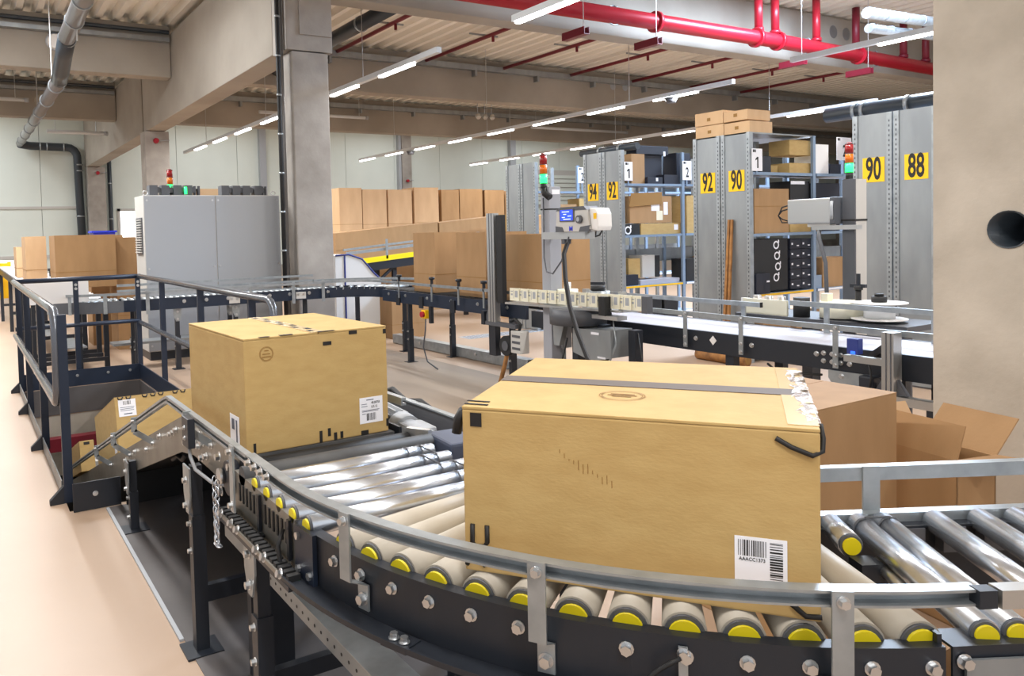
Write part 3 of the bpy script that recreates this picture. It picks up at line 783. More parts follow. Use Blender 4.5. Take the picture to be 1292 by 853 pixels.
for s_ in SS:
    roller(og, OO + D * s_ - N * .03 + Vector((0, 0, RT - .0265)), OI + D * (s_ + SK) + N * .012 + Vector((0, 0, RT - .0265)), .0265, .0265, 'chrome', 'out')
st_a = OI + D * .088 + N * .13; st_b = OI + D * .112 + N * .012
roller(og, st_a + Vector((0, 0, RT - .0265)), st_b + Vector((0, 0, RT - .0265)), .0265, .0265, 'chrome', 'stub')
MB().obox(OI + D * .10 + N * .17 + Vector((0, 0, .73)), D, N, (0, 0, 1), .05, .05, .05).build('bearing_block', 'black', og)
for dn, dz in ((.17, .735), (.19, .72), (.17, .71)): bolt(og, OI + D * .02 + N * dn + Vector((0, 0, dz)), -D, .008, .01)
MB().cyl(OI + D * .135 + N * .15 + Vector((0, 0, .74)), OI + D * .11 + N * .3 + Vector((0, 0, .735)), .013, n=12).build('motor_rod', 'steel', og)
for n_ in (.05, .45):
    for s_ in SS[:2]:
        c = OI + D * (s_ + SK * (.55 - n_) / .55) + N * n_ + Vector((0, 0, RT - .0265))
        MB().tube([c + (D * math.sin(rad(a)) + Vector((0, 0, 1)) * math.cos(rad(a))) * .028 for a in range(0, 361, 30)], .003, 6).build('drive_ring', 'greyd', og)
    MB().tube([OI + D * (SS[j] + SK * (.55 - n_) / .55) + N * n_ + Vector((0, 0, RT + .0025)) for j in (0, 1)], .003, 6).build('drive_cord', 'greyd', og)
q = OI + D * .9 + N * .03
for qq in (OI + D * .95 + N * .03, OO + D * .95 - N * .04):
    leg(og, qq.x, qq.y, .60, .05, False)

# ------------------------------------------------------------------ belt conveyor climbing out of the opening
SL = .33; KN = 3.10
def zb(y): return .797 if y <= KN else .797 - (y - KN) * SL
bc = thing('belt_conveyor', 'inclined belt conveyor with bolted grey side plates climbing out of the floor opening', 'conveyor', (1.05, 3.6, 0))
YS = [2.42, KN - .1, KN + .1, 7.4]
def band(x0, x1, top, bot, ys=YS):
    m_ = MB(); n = len(ys)
    vs = [(x, y, zb(y) + h) for x in (x0, x1) for h in (top, bot) for y in ys]
    fs = []
    for i in range(n - 1):
        a, b, c, d = i, i + 1, n + i + 1, n + i
        fs += [(a, b, c, d), (2 * n + a, 2 * n + d, 2 * n + c, 2 * n + b)]
        fs += [(a, 2 * n + a, 2 * n + b, b), (d, c, 2 * n + c, 2 * n + d)]
    fs += [(0, n, 3 * n, 2 * n), (n - 1, 3 * n - 1, 4 * n - 1, 2 * n - 1)]
    return m_.add(vs, fs)
band(.775, 1.305, 0, -.012).build('belt', 'belt', bc)
lpq = band(.745, .755, .012, -.13).build('side_plate', 'plate_steel', bc)
band(.755, .775, .004, -.004).build('edge_strip', 'galv', bc)
band(1.325, 1.335, .012, -.13).build('side_plate', 'black', bc)
band(.77, 1.31, -.09, -.12).build('belt_return', 'rubber', bc)
for (y, dz) in ((2.92, -.03), (2.98, -.03), (2.92, -.075), (2.98, -.075), (3.06, -.04), (3.06, -.09), (2.86, -.05), (2.82, -.09), (3.28, -.03), (3.33, -.035), (3.38, -.035), (3.6, -.02), (3.9, -.05), (4.2, -.03), (4.5, -.05), (3.12, -.1), (2.88, -.11)):
    bolt(lpq, (.745, y, zb(y) + dz), (-1, 0, 0), .011, .014)
MB().cyl((.74, 2.385, .767), (1.34, 2.385, .767), .03, n=18).build('end_roller', 'rubber', bc)
hub = MB().cyl((.705, 2.43, .735), (.735, 2.43, .735), .055, n=24).build('drive_hub', 'black', bc)
MB().cyl((.69, 2.48, .73), (.705, 2.48, .73), .026, n=20).build('hub_cap', 'steel', bc)
for dy, dz in ((.07, -.06), (.08, .05), (-.05, .05)): bolt(hub, (.705, 2.43 + dy, .735 + dz), (-1, 0, 0), .012, .016)
# guard rail over the side plate
GY = [2.12, KN - .01, KN + .05, 6.5]
def gline(x, h, ys=GY): return [Vector((x, y, zb(y) + h)) for y in ys]
def rail_band(parent, x, h0, h1, ys, sgn):
    ps = MB()
    n = len(ys)
    prof = [(0, h1), (-.02 * sgn, h1), (-.02 * sgn, h0), (0, h0), (0, h0 + .008), (-.014 * sgn, h0 + .008), (-.014 * sgn, h1 - .01), (0, h1 - .01)]
    return ps.sweep(prof, [((x, y, zb(y)), (-1, 0, 0)) for y in ys]).build('guard_rail', 'galv', parent)
rail_band(bc, C0[0] - RR, .066, .094, GY, 1)
rail_band(bc, 1.40, .066, .094, [2.5] + GY[1:], -1)
for y in (2.75, 3.75, 4.35, 5.0):
    z = zb(y); o = MB().bar((.662, y, z + .098), (.662, y, z + .03), .026, .005, (0, 1, 0)).bar((.662, y, z + .032), (.743, y, z - .03), .026, .005, (0, 1, 0)).build('rail_bracket', 'galv', bc)
    bolt(o, (.66, y, z + .08), (-1, 0, 0), .008, .012); bolt(o, (.745, y, z - .035), (-1, 0, 0), .010, .012)
# sensor box on the rail, cable below
sb = MB().box(.627, .652, 2.60, 2.68, .80, .90).build('sensor_box', 'black', bc, bevel=.003)
for z in (.83, .865): bolt(sb, (.627, 2.64, z), (-1, 0, 0), .006, .006)
MB().tube([(.64, 2.64, .80), (.638, 2.62, .77), (.648, 2.6, .73), (.69, 2.56, .69), (.74, 2.5, .68)], .006, 6).build('cable', 'grey', bc)
MB().tube([(.735, 3.12, .82), (.73, 3.08, .81), (.728, 3.05, .76), (.73, 3.02, .71)], .007, 8).build('cable_conduit', 'greylt', bc)
leg(bc, .705, 2.83, .68, .048, split=.5)
leg(bc, 1.37, 2.83, .68, .048, False, split=.5)
cbar = MB().bar((.72, 2.83, .205), (1.36, 2.83, .205), .03, .06).build('cross_bar', 'black', bc)
leg(bc, .725, 4.2, .36, .042, split=.2)
leg(bc, 1.35, 4.2, .36, .042, False, split=.2)
MB().prism([(1.32, 3.1, .64), (1.32, 4.64, .14), (1.32, 4.64, .001), (1.32, 3.1, .001)], (.01, 0, 0)).build('rear_skirt', 'rubber', bc)
MB().tube([(.8, 3.35, .58), (.8, 3.42, .54), (.8, 3.5, .54), (.8, 3.6, .5)], .012, 8).build('cable', 'rubber', bc)
MB().box(.757, 1.322, 4.60, 4.61, .005, zb(4.6) - .125).build('rear_skirt', 'rubber', bc)
# toe plate closing the near edge of the opening
tp = MB().box(.485, .735, 4.64, 4.652, .003, .16).build('toe_plate', 'black')
tag(tp, 'black toe plate at the foot of the near railing post', 'plate'); bolt(tp, (.6, 4.64, .09), (0, -1, 0), .011, .012)
kb = MB().bar((.655, 4.6, .006), (.655, 2.92, .006), .016, .01).build('floor_edge_strip', 'grey')
tag(kb, 'thin metal strip on the floor along the inclined conveyor', 'strip')

# gear motor and rear guard plate beside the belt end
gm = thing('gear_motor', 'grey finned gear motor between the two cartons', 'motor', (1.47, 2.6, .6))
A, B_ = Vector((1.50, 2.98, .735)), Vector((1.45, 2.35, .73)); dv = (B_ - A).normalized()
body = MB().cyl(A, A + dv * .32, .05, n=20).build('motor_body', 'greyd', gm)
side = dv.cross(Vector((0, 0, 1)))
for k in range(14):
    a = 2 * math.pi * k / 14; w = side * math.cos(a) + Vector((0, 0, 1)) * math.sin(a)
    MB().obox(A + dv * .15 + w * .057, dv, w, dv.cross(w), .27, .018, .006).build('fin', 'grey', body)
MB().cyl(A + dv * .30, A + dv * .37, .064, .06, n=20).build('flange', 'grey', gm)
MB().cyl(A + dv * .37, A + dv * .56, .048, .044, n=20).build('gearbox', 'grey', gm, bevel=0)
MB().obox(A + dv * .45 + Vector((0, 0, .0)), dv, side, (0, 0, 1), .14, .10, .09).build('gear_housing', 'grey', gm, bevel=.012)
MB().obox(Vector((1.455, 2.27, .73)), dv, side, (0, 0, 1), .19, .12, .12).build('terminal_box', 'greyb', gm, bevel=.01)
MB().obox(Vector((1.37, 2.36, .785)), (.5, -.86, 0), (.86, .5, 0), (0, 0, 1), .09, .025, .05).build('tension_bracket', 'alu', gm)
MB().tube([A + Vector((0, 0, .05)), A + Vector((-.08, -.1, .02)), A + Vector((-.12, -.25, -.02)), A + Vector((-.06, -.42, -.04))], .01, 8).build('cable', 'rubber', gm)
MB().cyl((1.46, 2.3, .0), (1.46, 2.3, .66), .03, n=10).build('support_post', 'black', gm)
rg = MB().prism([(1.57, 3.4, .66), (1.56, 1.9, .66), (1.56, 1.9, .805), (1.57, 3.4, .805)], (.012, 0, 0)).build('side_guard', 'greyd')
tag(rg, 'dark steel guard plate behind the gear motor', 'plate')
MB().prism([(1.565, 3.4, .805), (1.555, 1.9, .805), (1.58, 1.9, .805), (1.59, 3.4, .805)], (0, 0, .006)).build('guard_edge', 'galv', rg)
MB().box(1.55, 1.59, 2.6, 2.64, 0, .67).build('guard_post', 'black', rg)
MB().tube([(1.60, 3.1, .78), (1.605, 2.98, .82), (1.6, 2.86, .79), (1.6, 2.74, .81), (1.6, 2.6, .78)], .012, 6).build('cable', 'rubber', rg)

# perforated cable channel under the rollers
cc = thing('cable_channel', 'perforated galvanised cable channel under the roller curve', 'cable channel', (.88, 1.9, .4))
MB().prism([(.825, 2.9, .37), (.825, .8, .37), (.825, .8, .42), (.825, 2.9, .42)], (.003, 0, 0)).build('side_wall', 'galvd', cc)
MB().prism([(.825, 2.9, .42), (.825, .8, .42), (.925, .8, .42), (.925, 2.9, .42)], (0, 0, .003)).build('lid', 'galv', cc)
MB().prism([(.925, 2.9, .37), (.925, .8, .37), (.925, .8, .42), (.925, 2.9, .42)], (-.003, 0, 0)).build('side_wall', 'galvd', cc)
hl = MB()
for k in range(40): y = 2.62 - k * .045; x = .825; hl.cyl((x + .001, y, .395), (x - .001, y, .395), .005, n=6)
hl.build('perforations', 'rubber', cc)['kind'] = 'stuff'
for y in (2.55, 1.3): MB().box(.80, .95, y - .02, y + .02, 0, .37).build('support', 'black', cc)

# ------------------------------------------------------------------ cartons
def slab(mb, mx): mb.mx = mx; return mb
def barcode(parent, mx, x0, y0, w, h, n, vertical=False, mt='ink'):
    m_ = MB(mx); x = 0; i = 0
    L = h if vertical else w
    while x < L:
        bw_ = random.choice((.7, 1.1, 1.8)) * L / n
        if i % 2 == 0:
            e = min(x + bw_, L)
            if vertical: m_.box(x0, x0 + w, y0 + x, y0 + e, .0006, .0010)
            else: m_.box(x0 + x, x0 + e, y0, y0 + h, .0006, .0010)
        x += bw_; i += 1
    o = m_.build('barcode', mt, parent); o['kind'] = 'stuff'; return o
def textlines(parent, mx, rows, mt='greyb'):
    m_ = MB(mx)
    for x0, x1, y, h in rows: m_.box(x0, x1, y, y + h, .0006, .0010)
    o = m_.build('print', mt, parent); o['kind'] = 'stuff'; return o
def marks(parent, mx, rects, mt='ink', name='tape_mark'):
    for x0, x1, y0, y1 in rects:
        MB(mx).box(x0, x1, y0, y1, .0004, .0014).build(name, mt, parent)

# big near carton
_a = rad(-52.8); u = Vector((math.cos(_a), math.sin(_a), 0)); n_in = Vector((-math.sin(_a), math.cos(_a), 0)); Z = Vector((0, 0, 1))
W2, D2, H2 = .654, .625, .34
bl = Vector((.877, 1.333, RT + .001))
b2 = thing('carton', 'largest near cardboard carton with grey tape strip across its top', 'carton', tuple(bl + u * W2 / 2 + n_in * D2 / 2))
bd = MB().obox(bl + u * W2 / 2 + n_in * D2 / 2 + Z * (H2 - .006) / 2, u, n_in, Z, W2, D2, H2 - .006).build('body', 'card', b2, bevel=.004)
for a, b in ((0, .497), (.503, 1)):
    MB().obox(bl + u * W2 / 2 + n_in * D2 * (a + b) / 2 + Z * (H2 - .003), u, n_in, Z, W2, D2 * (b - a), .006).build('flap', 'card', b2, bevel=.0015)
mt2 = frame(bl + Z * (H2 + .0004), u, n_in)                    # top: x along front, y to the rear
MB(mt2).box(.0, W2 + .003, D2 * .5 - .032, D2 * .5 + .032, 0, .0012).build('tape_strip', 'tape', b2)
MB(mt2).box(W2 - .05, W2 + .001, .02, D2 - .02, 0, .001).build('clear_tape', 'tapeclr', b2)
fo_ = MB(mt2)
for k in range(26):
    y = .05 + (D2 - .1) * k / 25
    fo_.add([(W2 - .012 - random.uniform(0, .02), y, .001), (W2 + .006, y, random.uniform(-.004, .008)), (W2 + .005, y + .03, random.uniform(-.006, .006)), (W2 - .012 - random.uniform(0, .02), y + .03, random.uniform(.001, .006))], [(0, 1, 2, 3)])
fo_.build('crumpled_tape', 'foil', b2)
sp = MB()
for rr in (.047, .042): sp.ring(mt2 @ Vector((.295, .185, 0)), u, n_in, rr, .002, t=.0008)
sp.build('round_stamp', 'inkbrown', b2)
textlines(b2, mt2, [(.27, .32, .197, .004), (.265, .325, .184, .005), (.275, .315, .172, .004)], 'inkbrown')
mf2 = frame(bl - n_in * .0004, u, Z)                             # front: x along front, y up
lb = MB(mf2).box(.515, .601, .052, .138, 0, .0006).build('label', 'label', b2)
barcode(lb, mf2, .521, .103, .046, .029, 34)
barcode(lb, mf2, .573, .055, .021, .076, 44, True)
text_part('label_code', 'AAACC1373', mf2 @ Matrix.Translation((.544, .097, 0)), .009, 'ink', lb, .9)
m_ = MB(mf2)
m_.tube([(a, b, .001) for a, b in [(.018, .098), (.017, .060), (.024, .053), (.042, .054), (.049, .063), (.049, .098)]], .005, 6)
m_.build('strap_mark', 'ink', b2)
m_ = MB(mf2).tube([(a, b, .001) for a, b in [(.004, .012), (.014, .032), (.03, .033), (.044, .013)]], .005, 6)
m_.build('strap_mark', 'ink', b2)
m_ = MB(mf2).tube([(a, b, .001) for a, b in [(W2 - .052, .056), (W2 - .045, .025), (W2 - .024, .008), (W2 + .001, .01)]], .005, 6)
m_.build('strap_mark', 'ink', b2)
marks(b2, mf2, [(.018, .042, H2 - .04, H2 - .012)])
marks(b2, mt2, [(.0, .05, .016, .024), (-.004, .045, .045, .052)])
MB(mf2).tube([(W2 - .07, H2 - .02, .001), (W2 - .045, H2 - .034, .002), (W2 - .012, H2 - .046, .003), (W2 + .004, H2 - .04, -.008), (W2 + .006, H2 - .02, -.02), (W2 + .003, H2 + .001, -.035)], .0045, 8).build('torn_tape', 'ink', b2)
MB(mf2).tube([(.0, H2 - .01, -.01), (-.012, H2 - .03, -.012), (-.016, H2 - .06, -.01)], .010, 6).build('torn_tape', 'ink', b2)
sc_ = MB(mf2)
for k in range(12):
    x = .2 + .009 * k; z = .265 - .0045 * k + random.uniform(-.006, .006); sc_.box(x, x + .0012, z - random.uniform(.004, .02), z, .0002, .0006)
sc_.build('scuff', 'inkbrown', b2)['kind'] = 'stuff'

# second carton on the belt end
rz = rad(1.84); u = Vector((math.cos(rz), math.sin(rz), 0)); n_in = Vector((-math.sin(rz), math.cos(rz), 0))
W1, D1, H1 = .524, .607, .374
fl1 = Vector((.768, 2.42, .798))
b1 = thing('carton', 'cardboard carton on the belt end with white shipping label on its front', 'carton', tuple(fl1 + u * W1 / 2 + n_in * D1 / 2))
MB().obox(fl1 + u * W1 / 2 + n_in * D1 / 2 + Z * (H1 - .006) / 2, u, n_in, Z, W1, D1, H1 - .006).build('body', 'card', b1, bevel=.004)
for a, b in ((0, .496), (.504, 1)):
    MB().obox(fl1 + u * W1 * (a + b) / 2 + n_in * D1 / 2 + Z * (H1 - .003), u, n_in, Z, W1 * (b - a), D1, .006).build('flap', 'card', b1, bevel=.0015)
mt1 = frame(fl1 + Z * (H1 + .0004), u, n_in)
MB(mt1).box(W1 * .5 - .024, W1 * .5 + .024, -.0, D1, 0, .001).build('printed_tape', 'tapeclr', b1)
for k in range(9): MB(mt1).box(W1 * .5 - .018 + .02 * (k % 2), W1 * .5 + .0 + .02 * (k % 2), .03 + k * .065, .065 + k * .065, .001, .0016).build('tape_mark', 'ink', b1)
marks(b1, mt1, [(.0537, .0895, -.0036, .0107), (.1253, .1701, -.0036, .0143), (.2596, .3222, -.0036, .0107)])
mf1 = frame(fl1 - n_in * .0004, u, Z)
marks(b1, mf1, [(.3759, .4072, H1 - .0179, H1 - .0054), (.5101, .5218, H1 - .0268, H1 - .0107), (.2775, .3088, H1 - .0465, H1 - .0340), (.5146, .5236, .0179, .0448), (.0224, .0313, .0, .0358),
                (.2551, .2658, .0, .0403), (.2864, .2971, .0179, .0448), (.3088, .3204, .0, .0268), (.3329, .3437, .0036, .0268), (.4135, .4421, .0, .0161)])
lb = MB(mf1).box(.4099, .5012, .0394, .1298, 0, .0006).build('label', 'label', b1)
barcode(lb, mf1, .4368, .0483, .0376, .0251, 24)
text_part('label_code', '40.00758', mf1 @ Matrix.Translation((.4726, .1092, 0)), .0125, 'ink', lb, .7160)
text_part('label_code', 'U/S 1S', mf1 @ Matrix.Translation((.4672, .0949, 0)), .0125, 'ink', lb, .7160)
textlines(lb, mf1, [(.4162, .4385, .1056, .002), (.4162, .4403, .0976, .002), (.4189, .4878, .0832, .0018), (.4189, .4833, .0797, .0018), (.4189, .4332, .0716, .002), (.4368, .4654, .1190, .003)])
sp = MB()
for rr in (.0233, .0206): sp.ring(mf1 @ Vector((.0761, H1 - .0537, 0)), u, Z, rr, .0014, t=.0008)
sp.build('round_stamp', 'inkbrown', b1)
textlines(b1, mf1, [(.0627, .0895, H1 - .0555, .003), (.0609, .0913, H1 - .0653, .0036), (.0698, .0841, H1 - .0448, .003)], 'inkbrown')
ml1 = frame(fl1 + n_in * D1 - u * .0004, -n_in, Z)
lb = MB(ml1).box(D1 - .1522, D1 - .0627, .0, .1119, 0, .0006).build('label', 'label', b1)
textlines(lb, ml1, [(D1 - .1343, D1 - .1074, .0627, .0358), (D1 - .0940, D1 - .0805, .0179, .0805)], 'greyb')

# carton riding up the incline
th = math.atan(SL); sy = Vector((0, math.cos(th), -math.sin(th))); sz = Vector((0, math.sin(th), math.cos(th))); sx = Vector((1, 0, 0))
W3, D3, H3 = .48, .95, .375
f3 = Vector((.80, 5.05, zb(5.05) + .001))
b3 = thing('carton', 'cardboard carton riding up the incline out of the floor opening', 'carton', tuple(f3))
MB().obox(f3 + sx * W3 / 2 + sy * D3 / 2 + sz * (H3 - .005) / 2, sx, sy, sz, W3, D3, H3 - .005).build('body', 'card', b3, bevel=.004)
for a, b in ((0, .496), (.504, 1)):
    MB().obox(f3 + sx * W3 * (a + b) / 2 + sy * D3 / 2 + sz * (H3 - .0025), sx, sy, sz, W3 * (b - a), D3, .005).build('flap', 'card', b3)
mf3 = frame(f3 - sy * .0004, sx, sz)
lb = MB(mf3).box(.02, .125, .25, .355, 0, .0006).build('label', 'label', b3)
barcode(lb, mf3, .05, .322, .045, .024, 20)
textlines(lb, mf3, [(.03, .115, .305, .003), (.03, .11, .295, .003), (.03, .112, .285, .003), (.05, .10, .262, .006)])
m_ = MB(mf3)
for x in (.02, .07, .17, .22, .27, .36, .41):
    m_.tube([(x, H3 - .002, .001), (x + .004, H3 - .016, .001), (x + .022, H3 - .018, .001), (x + .03, H3 - .002, .001)], .0045, 6)
m_.build('strap_mark', 'ink', b3)
ml3 = frame(f3 + sy * D3 - sx * .0004, -sy, sz)
MB(ml3).box(D3 - .15, D3 - .06, .04, .11, 0, .0006).build('label', 'label', b3)
# lower carton glimpsed in the opening
f4 = Vector((.70, 6.1, zb(6.1) + .012)); 
b4 = thing('carton', 'lower cardboard carton partly hidden in the floor opening', 'carton', tuple(f4))
MB().obox(f4 + sx * .05 + sy * .3 + sz * .11, sx, sy, sz, .1, .6, .22).build('body', 'card', b4, bevel=.004)
MB().obox(f4 + sx * .05 + sy * .3 + sz * .221, sx, sy, sz, .1, .04, .002).build('printed_tape', 'tapeclr', b4)
marks(b4, frame(f4 - sy * .0004, sx, sz), [(.03, .07, .19, .21)])

# ------------------------------------------------------------------ railing round the opening
rl = thing('guard_railing', 'dark tubular railing round the floor opening', 'railing', (1.05, 6.8, 0))
def bend(p, c0, c1, r, n=6): return p
def pipe(parent, pts, r, mt, name='rail_pipe'): return MB().tube(pts, r, 12).build(name, mt, parent)
HT, HL = 1.10, .56
lx = lambda y: .455
pts = [(.455, 8.79, HT), (.455, 5.0, HT)]
pts += [(.455, 5.0 - .12 * math.sin(rad(a)), HT - .12 + .12 * math.cos(rad(a))) for a in (25, 50, 75, 90)]
pts += [(.455, 4.88, HL + .12)] + [(.455, 5.0 - .12 * math.cos(rad(a)), HL + .12 - .12 * math.sin(rad(a))) for a in (15, 40, 65, 90)] + [(.455, 8.79, HL)]
pipe(rl, pts, .027, 'railpipe', 'loop_pipe')
pipe(rl, [(.44, 8.81, HT), (1.68, 8.81, HT)], .025, 'navy')
pipe(rl, [(.455, 8.81, HL + .06), (1.66, 8.81, HL + .06)], .022, 'navy')
rx = lambda y: 1.66
pts = [(1.66, 8.79, HT), (1.66, 4.7, HT)] + [(1.66, 4.7 - .1 * math.sin(rad(a)), HT - .1 + .1 * math.cos(rad(a))) for a in (30, 60, 90)] + [(1.66, 4.6, HL + .1)]
pts += [(1.66, 4.7 - .1 * math.cos(rad(a)), HL + .1 - .1 * math.sin(rad(a))) for a in (30, 60, 90)] + [(1.66, 8.77, HL + .04)]
pipe(rl, pts, .025, 'railpipe', 'loop_pipe')
def rpost(x, y, h=1.08, foot=True, flip=-1):
    o = MB().box(x - .025, x + .025, y - .016, y + .016, 0, h).build('post', 'navy', rl)
    if foot:
        MB().prism([(x + flip * .025, y - .02, .0), (x + flip * .1, y - .02, .0), (x + flip * .1, y - .02, .025), (x + flip * .025, y - .02, .10)], (0, .04, 0)).build('foot', 'black', o)
    return o
for y in (4.86, 6.21, 7.58, 8.70): rpost(.485, y)
for x in (1.03, 1.65):
    q = rpost(x, 8.81, foot=False)
    for z in (1.04, 1.0): bolt(q, (x, 8.793, z), (0, -1, 0), .011, .01)
for y in (7.8, 6.4, 5.1): rpost(1.685, y, foot=False)
tb_ = MB().box(.48, 1.62, 8.70, 8.71, .002, .17).build('toe_board', 'navy', rl)
for x in (.7, 1.0, 1.3, 1.52): bolt(tb_, (x, 8.70, .11), (0, -1, 0), .011, .01)
MB().box(1.62, 1.63, 5.6, 8.70, .002, .17).build('toe_board', 'navy', rl)
MB().box(.462, .468, 5.0, 8.66, .002, .09).build('toe_board', 'galvd', rl)

# ------------------------------------------------------------------ grey control cabinet
XF = (1.048, -.744, .93, -2.479, .902)
cab = thing('control_cabinet', 'large grey two door control cabinet beside the main column', 'cabinet', (3.45, 13.6, 0))
CX0, CX1, CY0, CY1, CZ = 2.58, 4.24, 13.3, 13.9, 2.25
MB().box(CX0, CX1, CY0 + .012, CY1, .12, CZ).build('body', 'greylt', cab, bevel=.006)
MB().box(CX0 + .02, CX1 - .02, CY0 + .04, CY1 - .04, 0, .12).build('plinth', 'black', cab)
for a, b in ((CX0 + .006, 3.415), (3.425, CX1 - .006)):
    q = MB().box(a, b, CY0, CY0 + .012, .13, CZ - .01).build('door', 'grey', cab, bevel=.003)
    for zz in (.2, 1.25, 2.18):
        for xx in (a + .03, b - .03): bolt(q, (xx, CY0, zz), (0, -1, 0), .01, .006)
sv = MB().box(CX0 - .012, CX0, 13.42, 13.78, 1.45, 1.95).build('vent', 'greyd', cab)
vs_ = MB().box(-.016, 0, 0, .34, 0, .012).mesh('vent_slat', 'greylt')
for k in range(14): inst('vent_slat', vs_, sv, (CX0 - .012, 13.43, 1.47 + k * .034))
cn = MB().box(-.05, .05, -.08, .08, 0, .13).prism([(.05, -.06, .04), (.09, -.06, .04), (.09, -.06, .1), (.05, -.06, .11)], (0, .12, 0)).mesh('connector', 'greyd')
for i, x in enumerate((2.72, 2.86, 3.0, 3.13, 3.58, 3.72, 3.85, 4.0)):
    o = inst('connector', cn, cab, (x, 13.5, CZ))
    MB().tube([(x + .09, 13.5, CZ + .09), (x + .115, 13.5, CZ + .1), (x + .12, 13.5, CZ + .03), (x + .13, 13.52, CZ)], .011, 6).build('cable', 'rubber', cab)
for x in (3.22, 3.27, 4.08, 4.12): MB().cyl((x, 13.5, CZ), (x, 13.5, CZ + .14), .02, n=8).build('cable_gland', 'greyd', cab)
def eye(x): MB().tube([(x + .03 * math.cos(rad(a)), 13.4, CZ + .035 + .03 * math.sin(rad(a))) for a in range(0, 361, 40)], .007, 6).build('lifting_eye', 'steel', cab)
eye(2.62); eye(4.19)
def stack_light(label, x, y, z, r=.035, h=.085, base='rubber'):
    t = thing('signal_tower', label, 'signal light', (x, y, z))
    MB().cyl((x, y, z), (x, y, z + h * .7), r * .9, n=14).build('base', base, t)
    z += h * .7
    for mt_ in ('green_on', 'amber', 'redlens'):
        MB().cyl((x, y, z), (x, y, z + h * .94), r, n=14).build('lens', mt_, t, label=None)
        MB().cyl((x, y, z + h * .94), (x, y, z + h), r * 1.04, n=14).build('ring', 'greyd', t); z += h
    MB().cyl((x, y, z), (x, y, z + .012), r * .9, .5 * r, n=14).build('cap', 'redlens', t)
    return t
stack_light('signal tower on the grey cabinet with green light on', 2.95, 13.6, CZ, .04, .10)
gl = thing('indicator_lamp', 'small glowing green lamp on the grey cabinet top', 'signal light', (3.1, 13.42, CZ))
MB().cyl((3.09, 13.4, CZ + .02), (3.09, 13.4, CZ + .12), .02, n=10).build('lens', 'green_on', gl); MB().cyl((3.09, 13.4, CZ), (3.09, 13.4, CZ + .02), .026, n=10).build('base', 'greyd', gl)
o = MB().box(3.42, 4.2, 14.6, 15.1, 0, 2.42).build('body', 'card2'); tag(o, 'tall brown carton behind the grey cabinet', 'carton')
MB().box(3.42, 4.2, 14.55, 14.6, 2.25, 2.42).build('flap', 'card3', o)

# ------------------------------------------------------------------ far roller line: along X, then turning towards the viewer
XF = (.979, -.425, .804, -.28, .918)
ZF = .90; XB = 4.95; YB = 11.55
PC = (4.35, 10.95); PR_O, PR_I = .60, 0.0
fr_line = thing('far_conveyor', 'dark accumulating conveyor line curving past the main column', 'conveyor', (3.2, 11.7, 0))
FPROF = [(0, ZF), (-.02, ZF), (-.02, ZF - .006), (-.006, ZF - .006), (-.006, ZF - .13), (.02, ZF - .13), (.02, ZF - .136), (0, ZF - .136)]
def path_far(off):
    """near side line: from the left end along +X, round the corner, then -Y; off shifts to the far side"""
    out = [(Vector((1.9, YB + off, 0)), Vector((0, -1, 0))), (Vector((4.35, YB + off, 0)), Vector((0, -1, 0)))]
    return out
nf = MB().sweep([(-a, b) for a, b in FPROF], [(Vector((2.0, 11.55, 0)), Vector((0, 1, 0))), (Vector((4.5, 11.55, 0)), Vector((0, 1, 0)))]).build('near_frame', 'navy', fr_line)
MB().sweep(FPROF, [(Vector((2.0, 12.2 - .25, 0)), Vector((0, 1, 0))), (Vector((4.5, 12.2 - .25, 0)), Vector((0, 1, 0)))]).build('rear_frame', 'navy', fr_line)
# corner towards the viewer (centre at 4.5,10.65)
CC = (4.45, 10.95)
MB().sweep([(a, b) for a, b in FPROF], arc(CC, 1.0, 90, 0, 16)).build('rear_frame', 'navy', fr_line)
MB().sweep([(-a, b) for a, b in FPROF], arc(CC, .60, 90, 0, 12)).build('near_frame', 'navy', fr_line)
for k in range(10):
    x = 2.15 + k * .26; bolt(nf, (x, 11.55, ZF - .05), (0, -1, 0), .016, .014)
# left end curve, rounded outside
LC = (2.0, 12.25)
MB().sweep([(0, ZF), (-.02, ZF), (-.006, ZF - .136), (.02, ZF - .136)], arc(LC, .70, 270, 180, 16)).build('outer_frame', 'greyd', fr_line)
skr = MB().cyl((0, 0, 0), (0, 0, .4), .022, n=10).mesh('roller', 'galv')
for k in range(34):
    inst('roller', skr, fr_line, (2.05 + k * .072, 11.56, ZF - .012), (0, 1, 0))
for k in range(11):
    a = 265 - k * 8; d = radl(a); p = Vector((LC[0], LC[1], ZF - .012)) + d * .68; inst('roller', skr, fr_line, p, -d)
for k in range(10):
    a = 86 - k * 9; d = radl(a); p = Vector((CC[0], CC[1], ZF - .012)) + d * .6; inst('roller', skr, fr_line, p, d)
